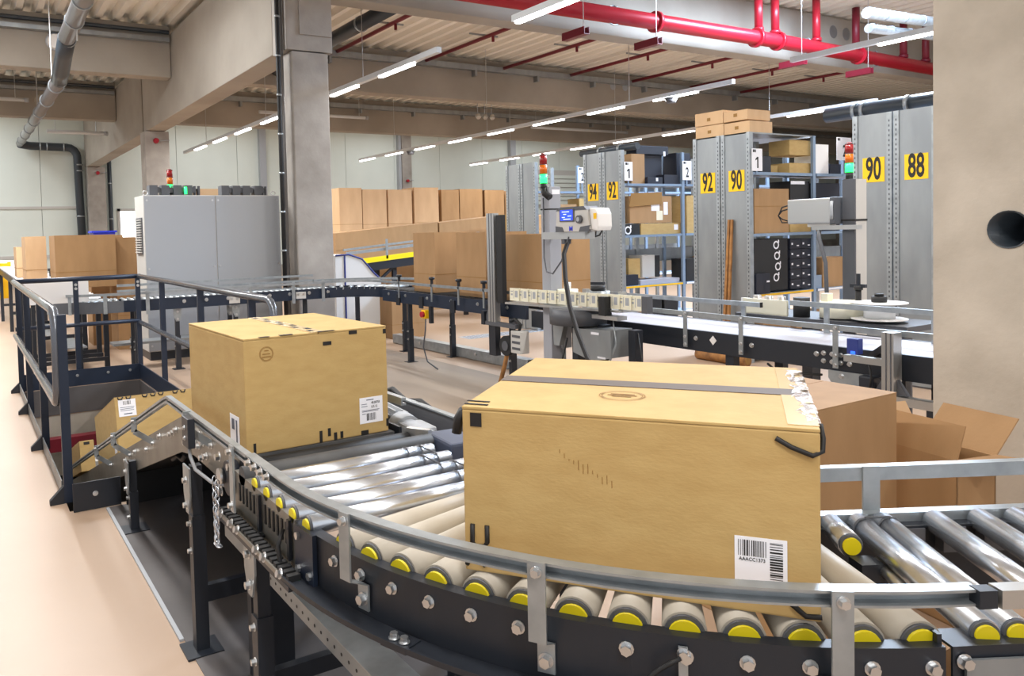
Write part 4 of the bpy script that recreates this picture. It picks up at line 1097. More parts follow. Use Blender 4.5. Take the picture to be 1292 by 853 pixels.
# rails along it
for y, z in ((11.48, ZF + .085), (12.03, ZF + .16), (12.03, ZF + .09)):
    MB().bar((2.0, y, z), (4.45, y, z), .02, .03).build('guard_rail', 'galv', fr_line)
rk = MB().box(-.02, .02, -.006, 0, -.16, .11).mesh('rail_bracket', 'galv')
for x in (2.25, 2.85, 3.45, 4.0, 4.4): inst('rail_bracket', rk, fr_line, (x, 11.49, ZF))
MB().sweep([(.07, ZF + .10), (.05, ZF + .10), (.05, ZF + .07), (.07, ZF + .07)], arc(CC, 1.0, 90, 0, 14)).build('guard_rail', 'galv', fr_line)
MB().sweep([(-.07, ZF + .10), (-.05, ZF + .10), (-.05, ZF + .07), (-.07, ZF + .07)], arc(CC, .60, 90, 0, 14)).build('guard_rail', 'galv', fr_line)
MB().sweep([(.08, ZF + .10), (.06, ZF + .10), (.06, ZF + .07), (.08, ZF + .07)], arc(LC, .70, 270, 180, 14)).build('guard_rail', 'galv', fr_line)
for a in (255, 225, 195): 
    d = radl(a); MB().obox(Vector((LC[0], LC[1], ZF - .02)) + d * .765, d, tang(a), Z, .006, .04, .24).build('rail_bracket', 'galv', fr_line)
for x in (3.2, 4.05):
    q = MB().box(x, x + .13, 11.535, 11.548, ZF - .12, ZF - .03).build('junction_plate', 'greylt', fr_line)
    for dx in (.03, .1): bolt(q, (x + dx, 11.535, ZF - .06), (0, -1, 0), .012, .008)
for x, y in ((2.15, 11.65), (2.6, 11.65), (3.3, 11.65), (4.2, 11.65), (2.15, 11.95), (3.3, 11.95), (4.8, 11.3), (5.35, 11.0)):
    leg(fr_line, x, y, ZF - .13, .06, x in (2.6, 3.3), side=(0, -1, 0))
MB().bar((2.15, 11.65, .3), (2.15, 11.95, .3), .03, .05).build('cross_bar', 'black', fr_line)
MB().box(1.95, 2.9, 12.1, 12.45, .30, .33).build('walk_plate', 'galvd', fr_line)
# line running away along the left, with white wheels
XF = (.943, -.42, .826, -.56, .884)
rw = thing('roller_conveyor', 'long wheel conveyor running away at far left', 'conveyor', (1.4, 18, 0))
ZA, ZB_ = .92, 1.22
def za(y): return ZA + (ZB_ - ZA) * (y - 12.3) / 12
MB().bar((1.32, 12.3, ZA - .05), (1.05, 24.3, ZB_ - .05), .02, .12).build('frame_side', 'navy', rw)
MB().bar((1.92, 12.3, ZA - .05), (1.6, 24.3, ZB_ - .05), .02, .12).build('frame_side', 'navy', rw)
whm = MB().cyl((0, 0, 0), (0, 0, .56), .026, n=10).mesh('roller', 'white')
for k in range(60):
    y = 12.45 + k * .2; inst('roller', whm, rw, (1.34 - .0225 * (y - 12.3), y, za(y)), (1, 0, 0))
knm = MB().cyl((0, 0, 0), (0, 0, .09), .03, n=8).cyl((0, 0, .09), (0, 0, .13), .05, n=8).mesh('knob', 'black')
for k in (0, 3, 4, 5, 6, 7, 8): y = 13.6 + k * 1.2; inst('knob', knm, rw, (1.9 - .0267 * (y - 12.3), y, za(y) + .02)); 
for y in (13.5, 16, 18.5, 21):
    for x in (1.33, 1.88): MB().box(x - .03 - .02 * (y - 12), x + .03 - .02 * (y - 12), y - .03, y + .03, 0, za(y) - .1).build('leg', 'black', rw)
    MB().bar((1.33 - .02 * (y - 12), y, .35), (1.88 - .02 * (y - 12), y, .35), .04, .05).build('cross_bar', 'black', rw)
for y in (12.5, 12.95, 13.4): MB().bar((1.2, y, .12), (2.0, y, .12), .05, .05).build('floor_bar', 'black', rw)
for x, y in ((1.15, 12.6), (2.0, 12.6), (1.15, 13.3), (2.0, 13.3)): MB().box(x - .03, x + .03, y - .03, y + .03, 0, .85).build('leg', 'black', rw)
MB().bar((1.65, 12.6, .28), (1.4, 19, .28), .25, .02).build('cable_tray', 'galv', rw)
XF = None
wb = MB().box(.58, 1.20, 9.15, 9.17, .83, 1.06).build('board', 'white'); tag(wb, 'white board behind the far railing', 'panel')
for x in (.65, 1.1): MB().box(x - .02, x + .02, 9.17, 9.2, 0, 1.0).build('board_post', 'black', wb)
yg = thing('safety_gate', 'yellow safety gate at the far left edge', 'gate', (.55, 17, 0))
MB().box(.25, .80, 17.0, 17.05, .42, 1.10).build('panel', 'yellowp', yg); MB().box(.20, .26, 16.98, 17.08, 0, 1.14).build('post', 'yellowp', yg); MB().box(.79, .85, 16.98, 17.08, 0, 1.12).build('post', 'yellowp', yg)
MB().box(.60, .70, 16.985, 17.0, .55, 1.0).build('window_insert', 'cream', yg)

# tall brown cartons riding on the far line
def tall_box(label, x0, x1, y0, y1, z0, z1, front='card2', name='tall_carton', rz=0, flaps=True, group=None):
    t = thing(name, label, 'carton', ((x0 + x1) / 2, (y0 + y1) / 2, z0), group)
    th_ = .012; w = MB()
    w.box(x0, x1, y0, y0 + th_, z0, z1).box(x0, x1, y1 - th_, y1, z0, z1).box(x0, x0 + th_, y0 + th_, y1 - th_, z0, z1).box(x1 - th_, x1, y0 + th_, y1 - th_, z0, z1)
    w.box(x0 + th_, x1 - th_, y0 + th_, y1 - th_, z0, z0 + th_)
    w.build('body', front, t)
    cr = MB().box(x0 - .002, x1 + .002, y0 - .002, y0, z0 + (z1 - z0) * .30, z0 + (z1 - z0) * .30 + .006).box(x0 - .002, x0, y0, y1, z0 + (z1 - z0) * .30, z0 + (z1 - z0) * .30 + .006)
    cr.build('crease', 'inkbrown', t)
    if flaps:
        MB().prism([(x0, y0, z1), (x1, y0, z1), (x1, y0 - .0, z1 + .0), (x0, y0, z1)], (0, .01, .0)) 
    if rz: t.rotation_euler.z = rz
    return t
tall_box('big brown open carton left of the grey cabinet', 1.06, 1.80, 11.0, 11.7, .885, 1.57)
tall_box('pale edged brown carton left edge of the far group', .78, 1.04, 11.9, 12.6, .91, 1.57, 'card3')
tall_box('brown carton touching the grey cabinet on its left', 1.83, 2.18, 11.2, 11.8, .0, 1.53)
tall_box('small pale carton at the far left of the cartons', .76, .94, 13.6, 14.2, .95, 1.42, 'card3')
tall_box('brown carton under the blue plastic tray', 1.6, 2.05, 11.9, 12.4, 0, 1.565)
o = MB().box(1.66, 1.96, 11.95, 12.3, 1.567, 1.62).build('storage_tray', 'bluecrate', bevel=.01); tag(o, 'blue plastic tray on the carton behind the left group', 'tray')
MB().box(1.64, 1.98, 11.93, 12.32, 1.605, 1.63).build('rim', 'bluecrate', o)
XF = (.979, -.425, .804, -.386, .918)
tall_box('tall brown carton riding before the yellow conveyor', 5.02, 5.55, 9.54, 10.12, ZF, 1.62)
tall_box('tall brown carton riding left of the black tipped post', 5.02, 5.55, 8.36, 9.01, ZF, 1.61)
tall_box('tall brown carton behind the label printer post', 5.02, 5.60, 7.28, 8.03, ZF, 1.58)

# conveyor under these cartons
mc = thing('transfer_conveyor', 'dark transfer conveyor under the tall brown cartons', 'conveyor', (5.25, 9.2, 0))
for x, sgn in ((XB + .0, -1), (5.62, 1)):
    q = MB().box(x - .015, x + .015, 7.45, 10.9, ZF - .16, ZF - .012).build('frame_side', 'navy', mc)
    if sgn < 0:
        for y in (7.8, 8.4, 9.0, 9.6, 10.2, 10.7): bolt(q, (x - .015, y, ZF - .06), (-1, 0, 0), .014, .012)
        for y in (8.15, 8.95, 9.75, 10.4): MB().box(x - .03, x - .015, y - .05, y + .05, ZF - .19, ZF - .05).build('side_plate', 'black', q)
sk2 = MB().cyl((0, 0, 0), (0, 0, .63), .028, n=10).mesh('roller', 'rubber')
for k in range(28): inst('roller', sk2, mc, (XB + .015, 7.55 + k * .12, ZF - .03), (1, 0, 0))
for x, z in ((XB - .05, ZF + .10), (5.7, ZF + .12)):
    MB().bar((x, 7.5, z), (x, 10.9, z), .02, .03).build('guard_rail', 'galv', mc)
for i, y in enumerate((8.2, 8.75, 9.4, 10.3)):
    q = MB().box(XB - .06, XB - .05, y - .015, y + .015, ZF - .09, ZF + .12).build('rail_bracket', 'galv', mc)
    MB().cyl((XB - .05, y, ZF + .12), (XB - .05, y, ZF + .17), .018, n=8).cyl((XB - .05, y, ZF + .17), (XB - .05, y, ZF + .20), .035, n=10).build('knob', 'black', q)
for y in (7.8, 10.2):
    for x in (XB + .04, 5.58): leg(mc, x, y, ZF - .16, .06, False)
em = thing('emergency_stop', 'yellow box with red emergency stop button under the transfer conveyor', 'switch', (4.93, 9.05, .6))
MB().box(4.88, 4.95, 9.55, 9.66, .60, .70).build('box', 'yellowp', em, bevel=.006)
MB().cyl((4.88, 9.6, .65), (4.85, 9.6, .65), .035, n=14).build('button', 'red', em); MB().box(4.90, 4.94, 9.45, 9.5, .55, .75).build('mount', 'black', em)
MB().tube([(4.91, 9.6, .60), (4.91, 9.62, .45), (4.90, 9.66, .25), (4.92, 9.6, .08), (4.95, 9.4, .01)], .009, 6).build('cable', 'greyd', em)
# vertical aluminium stand with black tip
vs2 = thing('aluminium_stand', 'upright aluminium profile with black light curtain beside the tall cartons', 'stand', (4.83, 7.85, .66))
MB().box(4.80, 4.86, 7.81, 7.95, .70, 1.80).build('profile', 'alu', vs2)
gs = MB()
for yy in (7.845, 7.895): gs.box(4.798, 4.801, yy, yy + .012, .70, 1.80)
gs.build('groove', 'greyd', vs2)
MB().box(4.81, 4.86, 7.68, 7.78, .90, 1.78).build('light_curtain', 'rubber', vs2)
MB().prism([(4.80, 7.99, .70), (4.80, 7.99, .76), (4.80, 7.95, .84), (4.80, 7.95, .70)], (.04, 0, 0)).build('gusset', 'greyd', vs2)
MB().box(4.80, 4.86, 7.45, 8.06, .66, .70).build('arm', 'greyd', vs2); MB().box(4.79, 4.86, 8.02, 8.08, .66, .80).build('end_cap', 'black', vs2)
MB().box(4.87, 4.93, 7.60, 7.66, .66, .74).build('fixing', 'greyd', vs2)
# drive unit under the conveyor
dv_ = thing('drive_unit', 'black drive unit with round wheel under the transfer conveyor', 'drive', (4.85, 7.6, .4))
MB().box(4.82, 4.88, 7.85, 7.98, .35, .76).build('plate', 'black', dv_); MB().cyl((4.83, 7.68, .47), (4.90, 7.68, .47), .10, n=22).build('wheel', 'rubber', dv_); MB().cyl((4.822, 7.68, .47), (4.83, 7.68, .47), .05, n=18).build('wheel_hub', 'greyd', dv_)
MB().box(4.80, 4.90, 7.35, 7.53, .42, .64).build('pneumatic_block', 'greylt', dv_, bevel=.008)
for z in (.47, .53, .59): MB().box(4.795, 4.80, 7.36, 7.5, z - .012, z + .012).build('rib', 'greyd', dv_)
MB().tube([(4.86, 7.7, .38), (4.85, 7.74, .25), (4.84, 7.8, .1), (4.84, 7.84, .02)], .022, 8).build('hose', 'mdf', dv_)
MB().tube([(4.85, 7.6, .72), (4.84, 7.5, .75), (4.84, 7.4, .70), (4.85, 7.45, .63), (4.84, 7.55, .62)], .016, 8).build('hose', 'rubber', dv_)
# white bulk bag behind the line
XF = (.83, 0, .804, -.386, 1.03)
wbg = thing('film_hood', 'white plastic film hood with blue seams behind the far conveyor', 'bag', (6.2, 13.2, 0))
prof = [(0, 0), (0, 1.16), (.25, 1.17), (.5, 1.10), (.72, .90), (.86, .80), (.84, .3), (.72, 0)]
MB().prism([(5.45 + a, 12.9, b) for a, b in prof], (0, .6, 0)).build('film', 'film', wbg)
MB().tube([(5.45 + a, 12.89, b) for a, b in prof[1:6]], .012, 6).build('seam', 'seam', wbg); MB().cyl((5.62, 12.89, .3), (5.62, 12.89, 1.16), .012, n=6).build('seam', 'seam', wbg)
MB().box(5.72, 6.02, 12.95, 13.3, .2, .62).build('contents', 'cream', wbg)

# high yellow conveyor with the long tan cartons
XF = (.9, -.5, .77, .03, .82)
yc = thing('inclined_conveyor', 'yellow edged inclined conveyor carrying tan cartons', 'conveyor', (8.5, 16.2, 0))
MB().prism([(6.9, 14.9, 1.22), (9.6, 14.9, 1.46), (9.6, 14.9, 1.56), (6.9, 14.9, 1.32)], (0, .05, 0)).build('side_strip', 'yellow', yc)
MB().prism([(6.9, 14.92, 1.05), (9.6, 14.92, 1.29), (9.6, 14.92, 1.45), (6.9, 14.92, 1.21)], (0, 1.2, 0)).build('bed', 'black', yc)
MB().prism([(6.6, 14.95, 1.40), (9.6, 14.95, 1.66), (9.6, 14.95, 1.72), (6.6, 14.95, 1.46)], (0, .05, 0)).build('guard_rail', 'galv', yc)
MB().prism([(6.6, 15.1, 1.48), (9.6, 15.1, 1.75), (9.6, 15.1, 1.79), (6.6, 15.1, 1.52)], (0, .05, 0)).build('guard_rail', 'galv', yc)
for x in (7.4, 8.3, 9.2): MB().box(x - .02, x + .02, 14.9, 14.93, 1.3, 1.7).build('rail_bracket', 'galv', yc)
for x in (7.6, 9.2): MB().box(x - .04, x + .04, 15.0, 15.08, 0, 1.25).build('leg', 'black', yc)
MB().bar((7.25, 15.0, .85), (7.6, 15.0, 1.15), .05, .05, (0, 1, 0)).build('brace', 'black', yc)
MB().box(7.0, 7.5, 15.5, 15.58, 0, 1.2).build('leg', 'black', yc)
for i, (x0, x1, z0, z1) in enumerate(((7.02, 9.42, 1.36, 1.84), (9.46, 11.45, 1.50, 2.03), (11.5, 12.6, 1.62, 2.1))):
    m_ = MB().prism([(x0, 16.6, 1.152), (x1, 16.6, 1.152), (x1, 16.6, z1 + (x1 - x0) * .085), (x0, 16.6, z1)], (0, .7, 0))
    o = m_.build('body', 'card2'); tag(o, ['long tan carton nearest the main column on the high conveyor', 'middle long tan carton on the high conveyor', 'right long tan carton on the high conveyor'][i], 'carton', 'long tan cartons on the high conveyor')
    o.name = 'long_carton'
    MB().prism([(x0, 16.595, z0 + .1), (x1, 16.595, z0 + .25), (x1, 16.595, z0 + .256), (x0, 16.595, z0 + .106)], (0, .004, 0)).build('crease', 'inkbrown', o)
ypl = MB().box(7.0, 13.0, 16.5, 17.4, 0, 1.15).build('wide_carton', 'card2'); tag(ypl, 'very wide brown carton below the long tan ones', 'carton')  # plain block standing for the conveyor base under the cartons
# back row of standing pale cartons
XF = None
xs = [6.92, 7.48, 8.08, 8.76, 9.44, 9.96, 10.64, 11.25]
names = ['first', 'second', 'third', 'fourth', 'fifth', 'sixth', 'seventh', 'eighth']
for i, x in enumerate(xs):
    w_ = (.53, .57, .60, .62, .48, .62, .56, .4)[i]
    lb = names[i] + ' upright pale carton in the back row, counted from the main column'
    t = tall_box(lb, x, x + w_, 15.0, 15.6, 1.36, 2.43 + (.03, .0, .0, .05, .0, .02, .0, -.02)[i], 'card3' if i < 4 else 'card2', 'upright_carton', rad((1, -1, 1, -2, 2, -1, 1, 0)[i]), group='upright cartons in the back row')
bp_ = MB().box(6.6, 11.8, 14.9, 15.7, 0, 1.358).build('wide_carton', 'card2'); tag(bp_, 'very wide brown carton under the upright back row', 'carton')  # plain block standing for the conveyor bed under the upright row
o = tall_box('pale orange carton at the right end of the back cartons', 8.9, 9.5, 11.75, 12.35, 0, 1.78, 'card', 'upright_carton')
o = tall_box('pale low carton in front of the right back cartons', 8.0, 8.6, 10.4, 11.0, 0, 1.42, 'card3', 'upright_carton')
XF = (.979, -.425, .804, -.386, .918)
# carton under the far conveyor near the guard beam
t = tall_box('brown carton on the floor under the far conveyor', 5.75, 6.3, 12.45, 12.9, 0, .72)
# low galvanised guard beam on the floor
XF = None
gd = thing('floor_guard', 'low galvanised guard beam on the floor between the conveyors', 'barrier', (5.12, 8, 0))
MB().sweep([(-.06, .01), (-.06, .12), (-.04, .12), (-.04, .05), (.04, .05), (.04, .12), (.06, .12), (.06, .01)], [(Vector((5.09, 9.3, 0)), Vector((1, 0, 0))), (Vector((5.16, 6.5, 0)), Vector((1, 0, 0)))]).build('beam', 'galv', gd)
MB().prism([(5.03, 9.3, .12), (5.15, 9.3, .12), (5.22, 6.5, .12), (5.10, 6.5, .12)], (0, 0, .005)).build('cover', 'galv', gd)
for y in (8.6, 7.4): bolt(gd, (5.045 + (9 - y) * .025, y, .08), (-1, 0, 0), .02, .02)
for y in (9.0, 6.8): MB().box(5.04, 5.22, y - .05, y + .05, 0, .01).build('foot', 'galvd', gd)
XF = (.979, -.425, .804, -.386, .918)
gr_ = MB().box(6.6, 9.8, 11.6, 11.95, .001, .004).build('drain_grate', 'grey'); tag(gr_, 'perforated drain strip in the floor behind the guard beam', 'drain')
dt = MB()
for k in range(40):
    for j in range(4): dt.box(6.65 + k * .078, 6.70 + k * .078, 11.63 + j * .08, 11.68 + j * .08, .004, .0045)
dt.build('holes', 'greyd', gr_)['kind'] = 'stuff'

# ------------------------------------------------------------------ label printer with post (near side)
PXc, PYc = 4.66, 6.595
po = thing('printer_post', 'grey square post carrying the label printer', 'post', (PXc, PYc, 0))
MB().box(PXc - .06, PXc + .06, PYc - .065, PYc + .065, .012, 1.995).build('post', 'postgrey', po, bevel=.004)
MB().box(PXc - .14, PXc + .14, PYc - .14, PYc + .14, 0, .012).build('foot_plate', 'galvd', po)
for z in (1.55, 1.8): MB().box(PXc - .063, PXc + .063, PYc - .068, PYc + .068, z - .006, z + .006).build('cable_tie', 'ink', po)
MB().box(PXc - .03, PXc + .05, PYc - .067, PYc - .065, 1.93, 1.97).build('label', 'label', po)
MB().box(PXc - .085, PXc + .085, PYc - .09, PYc + .09, .94, .975).build('collar', 'galvd', po)
MB().box(PXc + .03, PXc + .13, PYc - .10, PYc - .075, .58, .82).build('switch_box', 'grey', po, bevel=.004)
MB().cyl((PXc + .06, PYc - .085, .0), (PXc + .06, PYc - .085, .58), .012, n=8).build('conduit', 'galvd', po)
st = stack_light('signal tower on the printer post with green light on', PXc - .07, PYc - .0, 1.97, .032, .082)
MB().tube([(PXc - .07, PYc, 1.98), (PXc - .075, PYc - .02, 1.94), (PXc - .06, PYc - .08, 1.90)], .03, 10).build('elbow', 'rubber', st)
pr = thing('label_printer', 'grey label printer with blue screen on the square post', 'printer', (4.65, 6.2, 1.6))
PF = 4.50
poly = [(6.30, 1.615), (6.28, 1.775), (6.22, 1.80), (5.90, 1.80), (5.86, 1.77), (5.83, 1.62), (5.87, 1.60), (6.26, 1.60)]
MB().prism([(PF, a, b) for a, b in poly], (.13, 0, 0)).build('front_shell', 'greylt', pr, bevel=.006)
MB().prism([(PF - .004, a, b) for a, b in [(6.29, 1.775), (6.22, 1.805), (5.90, 1.805), (5.86, 1.775)]], (.135, 0, 0)).build('top_cover', 'greyd', pr)
MB().prism([(PF - .004, a, b) for a, b in [(6.295, 1.60), (6.295, 1.65), (6.20, 1.64), (6.18, 1.60)]], (.02, 0, 0)).build('corner', 'greyd', pr)
MB().prism([(PF - .004, a, b) for a, b in [(5.835, 1.60), (5.835, 1.65), (5.95, 1.64), (5.97, 1.60)]], (.02, 0, 0)).build('corner', 'greyd', pr)
pl2 = [(5.83, 1.615), (5.86, 1.79), (5.78, 1.785), (5.75, 1.74), (5.745, 1.64), (5.76, 1.605)]
MB().prism([(PF + .02, a, b) for a, b in pl2], (.14, 0, 0)).build('side_cover', 'white', pr, bevel=.008)
MB().box(PF + .015, PF + .02, 5.765, 5.80, 1.70, 1.745).build('warning_sticker', 'yellowp', pr)
bz = MB().box(PF - .008, PF, 6.03, 6.23, 1.685, 1.79).build('bezel', 'greyd', pr)
MB().box(PF - .010, PF - .008, 6.045, 6.215, 1.695, 1.78).build('screen', 'screen', bz)
dg_ = MB()
for a, b, z in ((6.19, 6.09, 1.765), (6.17, 6.13, 1.745), (6.11, 6.06, 1.73), (6.19, 6.15, 1.72), (6.17, 6.07, 1.705)): dg_.box(PF - .0115, PF - .010, b, a, z - .003, z + .003)
dg_.build('screen_text', 'screen_text', bz)
kn = MB().cyl((PF, 5.955, 1.70), (PF - .02, 5.955, 1.70), .033, n=18).build('dial', 'greyd', pr); MB().cyl((PF - .02, 5.955, 1.70), (PF - .024, 5.955, 1.70), .018, n=14).build('dial_button', 'grey', kn)
text_part('emblem', 'M', frame((PF - .001, 6.08, 1.625), (0, -1, 0), (0, 0, 1)), .05, 'bluecrate', pr, 1.3, .002)
MB().box(PF + .02, PF + .12, 5.92, 6.54, 1.54, 1.60).build('mount_plate', 'alu', pr)
MB().box(PF + .03, PF + .1, 6.22, 6.26, 1.50, 1.55).build('mount_knob', 'greyd', pr)
bun = [(PF + .05, 6.17, 1.56), (PF - .02, 6.16, 1.42), (PF - .03, 6.13, 1.22), (PF - .05, 6.05, 1.0), (PF - .06, 5.94, .80), (PF - .08, 5.78, .60), (PF - .1, 5.62, .50)]
MB().tube(bun, .018, 8).build('cable_bundle', 'rubber', pr)
MB().tube([(a + .0, b - .02, c) for a, b, c in bun], .01, 6).build('cable', 'greyd', pr)
MB().tube([(4.585, 6.60, 1.90), (4.585, 6.60, 1.6), (4.57, 6.58, 1.38), (4.54, 6.5, 1.26), (4.5, 6.35, 1.25), (4.5, 6.22, 1.36), (4.52, 6.14, 1.56)], .007, 6).build('cable', 'greyd', pr)
MB().tube([(4.6, 5.88, 1.60), (4.55, 5.82, 1.56), (4.55, 5.77, 1.57), (4.58, 5.77, 1.61)], .007, 6).build('cable', 'rubber', pr)

# label applicator bed
ap = thing('label_applicator', 'label applicator bed with row of printed cream labels beside the belt', 'machine', (4.7, 6.3, 0))
MB().prism([(4.45, 7.05, .955), (4.62, 5.62, .955), (4.86, 5.58, .955), (4.86, 6.50, .955), (4.59, 6.50, .955), (4.59, 7.05, .955)], (0, 0, .018)).build('bed_plate', 'alu', ap)
lbm = MB().box(-.006, 0, 0, .125, 0, .105).mesh('label_panel', 'cream')
prm = MB().box(-.007, -.006, .02, .055, .03, .085).box(-.007, -.006, .07, .075, .02, .09).box(-.007, -.006, .085, .11, .045, .06).box(-.007, -.006, .082, .112, .075, .082).mesh('print', 'grey')
for k in range(13):
    y = 7.02 - .128 - k * .128; x = 4.50 + (7.0 - y) * .085
    if 6.52 < y + .06 < 6.68: pass
    o = inst('label_panel', lbm, ap, (x, y, .985)); q = bpy.data.objects.new('print', prm); COL.objects.link(q); q.parent = o
MB().box(4.62, 4.68, 5.30, 5.36, .97, 1.10).build('end_block', 'greyd', ap)
MB().box(4.58, 4.62, 6.0, 6.05, .96, 1.13).build('guide_post', 'alu', ap); MB().box(4.64, 4.68, 5.6, 5.66, .96, 1.12).build('guide_post', 'alu', ap)
MB().cyl((4.72, 6.45, .98), (4.72, 6.45, 1.10), .09, n=18).build('label_roll', 'cream', ap); MB().cyl((4.72, 6.45, 1.10), (4.72, 6.45, 1.16), .03, n=12).build('spindle', 'white', ap)
MB().cyl((4.78, 6.1, .98), (4.78, 6.1, 1.10), .10, n=18).build('label_roll', 'galv', ap); MB().cyl((4.78, 6.1, 1.10), (4.78, 6.1, 1.14), .06, n=14).build('roll_cap', 'rubber', ap)
MB().obox((4.78, 6.1, 1.16), (.5, -.86, 0), (.86, .5, 0), (0, 0, 1), .12, .03, .025).build('clamp_lever', 'black', ap)
MB().box(4.55, 4.62, 5.72, 5.80, .93, 1.08).build('photo_sensor', 'rubber', ap); MB().box(4.56, 4.66, 5.58, 5.90, .90, .93).build('sensor_bracket', 'alu', ap)
MB().cyl((4.68, 6.25, .82), (4.68, 6.25, .955), .24, n=24).build('drive_drum', 'greyd', ap)
MB().prism([(4.6, 6.52, .93), (4.6, 6.3, .93), (4.6, 6.42, .62), (4.6, 6.5, .62)], (.05, 0, 0)).build('support_bracket', 'galvd', ap)
MB().prism([(4.55, 6.15, .80), (4.55, 5.65, .82), (4.55, 5.65, .60), (4.55, 5.9, .55), (4.55, 6.15, .60)], (.22, 0, 0)).build('control_box', 'galvd', ap)
MB().box(4.547, 4.55, 5.8, 5.9, .77, .79).build('label', 'label', ap); MB().box(4.547, 4.55, 5.72, 5.82, .585, .60).build('label', 'label', ap)
for x, y in ((4.72, 6.3), (4.72, 5.95)): MB().box(x - .04, x + .04, y - .04, y + .04, 0, .83).build('leg', 'black', ap)
MB().box(4.67, 4.75, 5.50, 5.58, 0, .82).build('leg', 'black', ap)
for dz in (0, .02): MB().tube([(4.6, 5.68, .90), (4.58, 5.62, .72 - dz), (4.56, 5.7, .55 - dz), (4.55, 5.85, .52 - dz), (4.56, 6.0, .6)], .006, 6).build('cable', 'galv', ap)
MB().tube([(4.7, 5.5, .80), (4.68, 5.42, .55), (4.66, 5.3, .3), (4.64, 5.2, .02)], .006, 6).build('cable', 'rubber', ap)
MB().tube([(4.6, 6.3, .70), (4.57, 6.34, .5), (4.56, 6.36, .2), (4.56, 6.36, .01)], .009, 6).build('cable', 'rubber', ap)

# ------------------------------------------------------------------ pale belt conveyor towards the right
ZP = .835
pb_ = thing('belt_conveyor', 'pale belt conveyor with dark green side running behind the right column', 'conveyor', (5.2, 4.3, 0))
BX0, BX1, BY0, BY1 = 4.93, 5.53, 0.6, 7.35
dk = MB().box(BX0, BX0 + .03, BY0, BY1, ZP - .155, ZP).build('side_frame', 'black', pb_)
MB().box(BX1 - .03, BX1, BY0, BY1, ZP - .155, ZP).build('side_frame', 'black', pb_)
MB().box(BX0 + .03, BX1 - .03, BY0, BY1, ZP - .03, ZP - .002).build('belt', 'beltwhite', pb_)
MB().bar((BX0 - .02, 2.7, ZP + .125), (BX0 - .02, 5.6, ZP + .125), .02, .035).build('guard_rail', 'galv', pb_)
for z0_, y0_, y1_, x in ((ZP + .16, 4.95, 6.9, BX1 - .05), (ZP + .20, 3.3, 4.62, BX1 - .10)):
    g_ = MB().bar((x, y0_, z0_), (x, y1_, z0_), .025, .035).build('guard_rail', 'galv', pb_); MB().box(x - .014, x + .014, y0_ - .006, y0_, z0_ - .02, z0_ + .02).build('end_cap', 'rubber', g_)
    for y in (y0_ + .2, y1_ - .3): MB().box(x + .015, x + .03, y - .02, y + .02, ZP - .05, z0_).build('rail_bracket', 'galv', pb_)
for y in (5.18, 4.62, 3.83, 3.08):
    q = MB().box(BX0 - .036, BX0 - .03, y - .02, y + .02, ZP - .13, ZP + .145).build('rail_bracket', 'galv', pb_)
    for z in (ZP + .125, ZP - .05, ZP - .11): bolt(q, (BX0 - .036, y, z), (-1, 0, 0), .009, .01)
for y in (5.1, 4.55, 4.0): bolt(dk, (BX0, y, ZP - .06), (-1, 0, 0), .012, .012)
for k in range(4):
    for z in (ZP - .05, ZP - .10): bolt(dk, (BX0, 3.75 + k * .065, z), (-1, 0, 0), .011, .012)
hp = MB().prism([(BX0 - .006, 3.62, ZP - .15), (BX0 - .006, 3.90, ZP - .15), (BX0 - .006, 3.90, ZP - .20), (BX0 - .006, 3.82, ZP - .30), (BX0 - .006, 3.70, ZP - .30), (BX0 - .006, 3.62, ZP - .20)], (-.008, 0, 0)).build('head_plate', 'galv', pb_)
bolt(hp, (BX0 - .014, 3.80, ZP - .18), (-1, 0, 0), .012, .012); bolt(hp, (BX0 - .014, 3.74, ZP - .265), (-1, 0, 0), .012, .012)
for y in (4.78, 3.76, 3.5, 1.5):
    for x in (BX0 + .02, BX1 - .05): MB().box(x - .0, x + .06, y - .04, y + .04, 0, ZP - .15).build('leg', 'black', pb_)
MB().bar((BX0 + .03, 3.76, ZP - .25), (BX1, 3.76, ZP - .25), .05, .05).build('cross_bar', 'black', pb_)
MB().obox((BX0 - .004, 4.92, ZP - .06), (0, .7, .7), (0, .7, -.7), (1, 0, 0), .05, .05, .003).build('sticker', 'white', pb_)
MB().tube([(4.92, 4.4, ZP - .17), (4.9, 4.25, ZP - .24), (4.9, 4.1, ZP - .2), (4.92, 3.95, ZP - .19)], .008, 6).build('cable', 'rubber', pb_)
for i, dy in enumerate((0, .1, .16)): MB().tube([(4.9, 3.05 - dy * .6, ZP - .16), (4.86, 3.05 - dy, .4), (4.82, 3.10 - dy * 1.4, .02)], .009, 6).build('cable', 'rubber', pb_)

# aluminium sensor stand on the near side of the belt
se = thing('sensor_stand', 'aluminium profile stand with blue sensor before the pale belt', 'stand', (4.84, 3.4, 0))
MB().box(4.80, 4.88, 3.36, 3.44, .60, .975).build('profile', 'alu', se)
gs = MB()
for y in (3.375, 3.405): gs.box(4.798, 4.8005, y, y + .008, .60, .975)
gs.build('groove', 'greyd', se)
MB().box(4.81, 4.87, 3.1, 3.75, .555, .605).build('base_arm', 'alu', se); MB().box(4.805, 4.875, 3.50, 3.60, .53, .70).build('corner_block', 'black', se, bevel=.01)
MB().prism([(4.83, 3.36, .61), (4.83, 3.29, .61), (4.83, 3.36, .70)], (.03, 0, 0)).build('gusset', 'greyd', se); MB().prism([(4.83, 3.44, .61), (4.83, 3.51, .61), (4.83, 3.44, .72)], (.03, 0, 0)).build('gusset', 'greyd', se)
MB().box(4.80, 4.84, 3.44, 3.70, .775, .815).build('arm', 'alu', se)
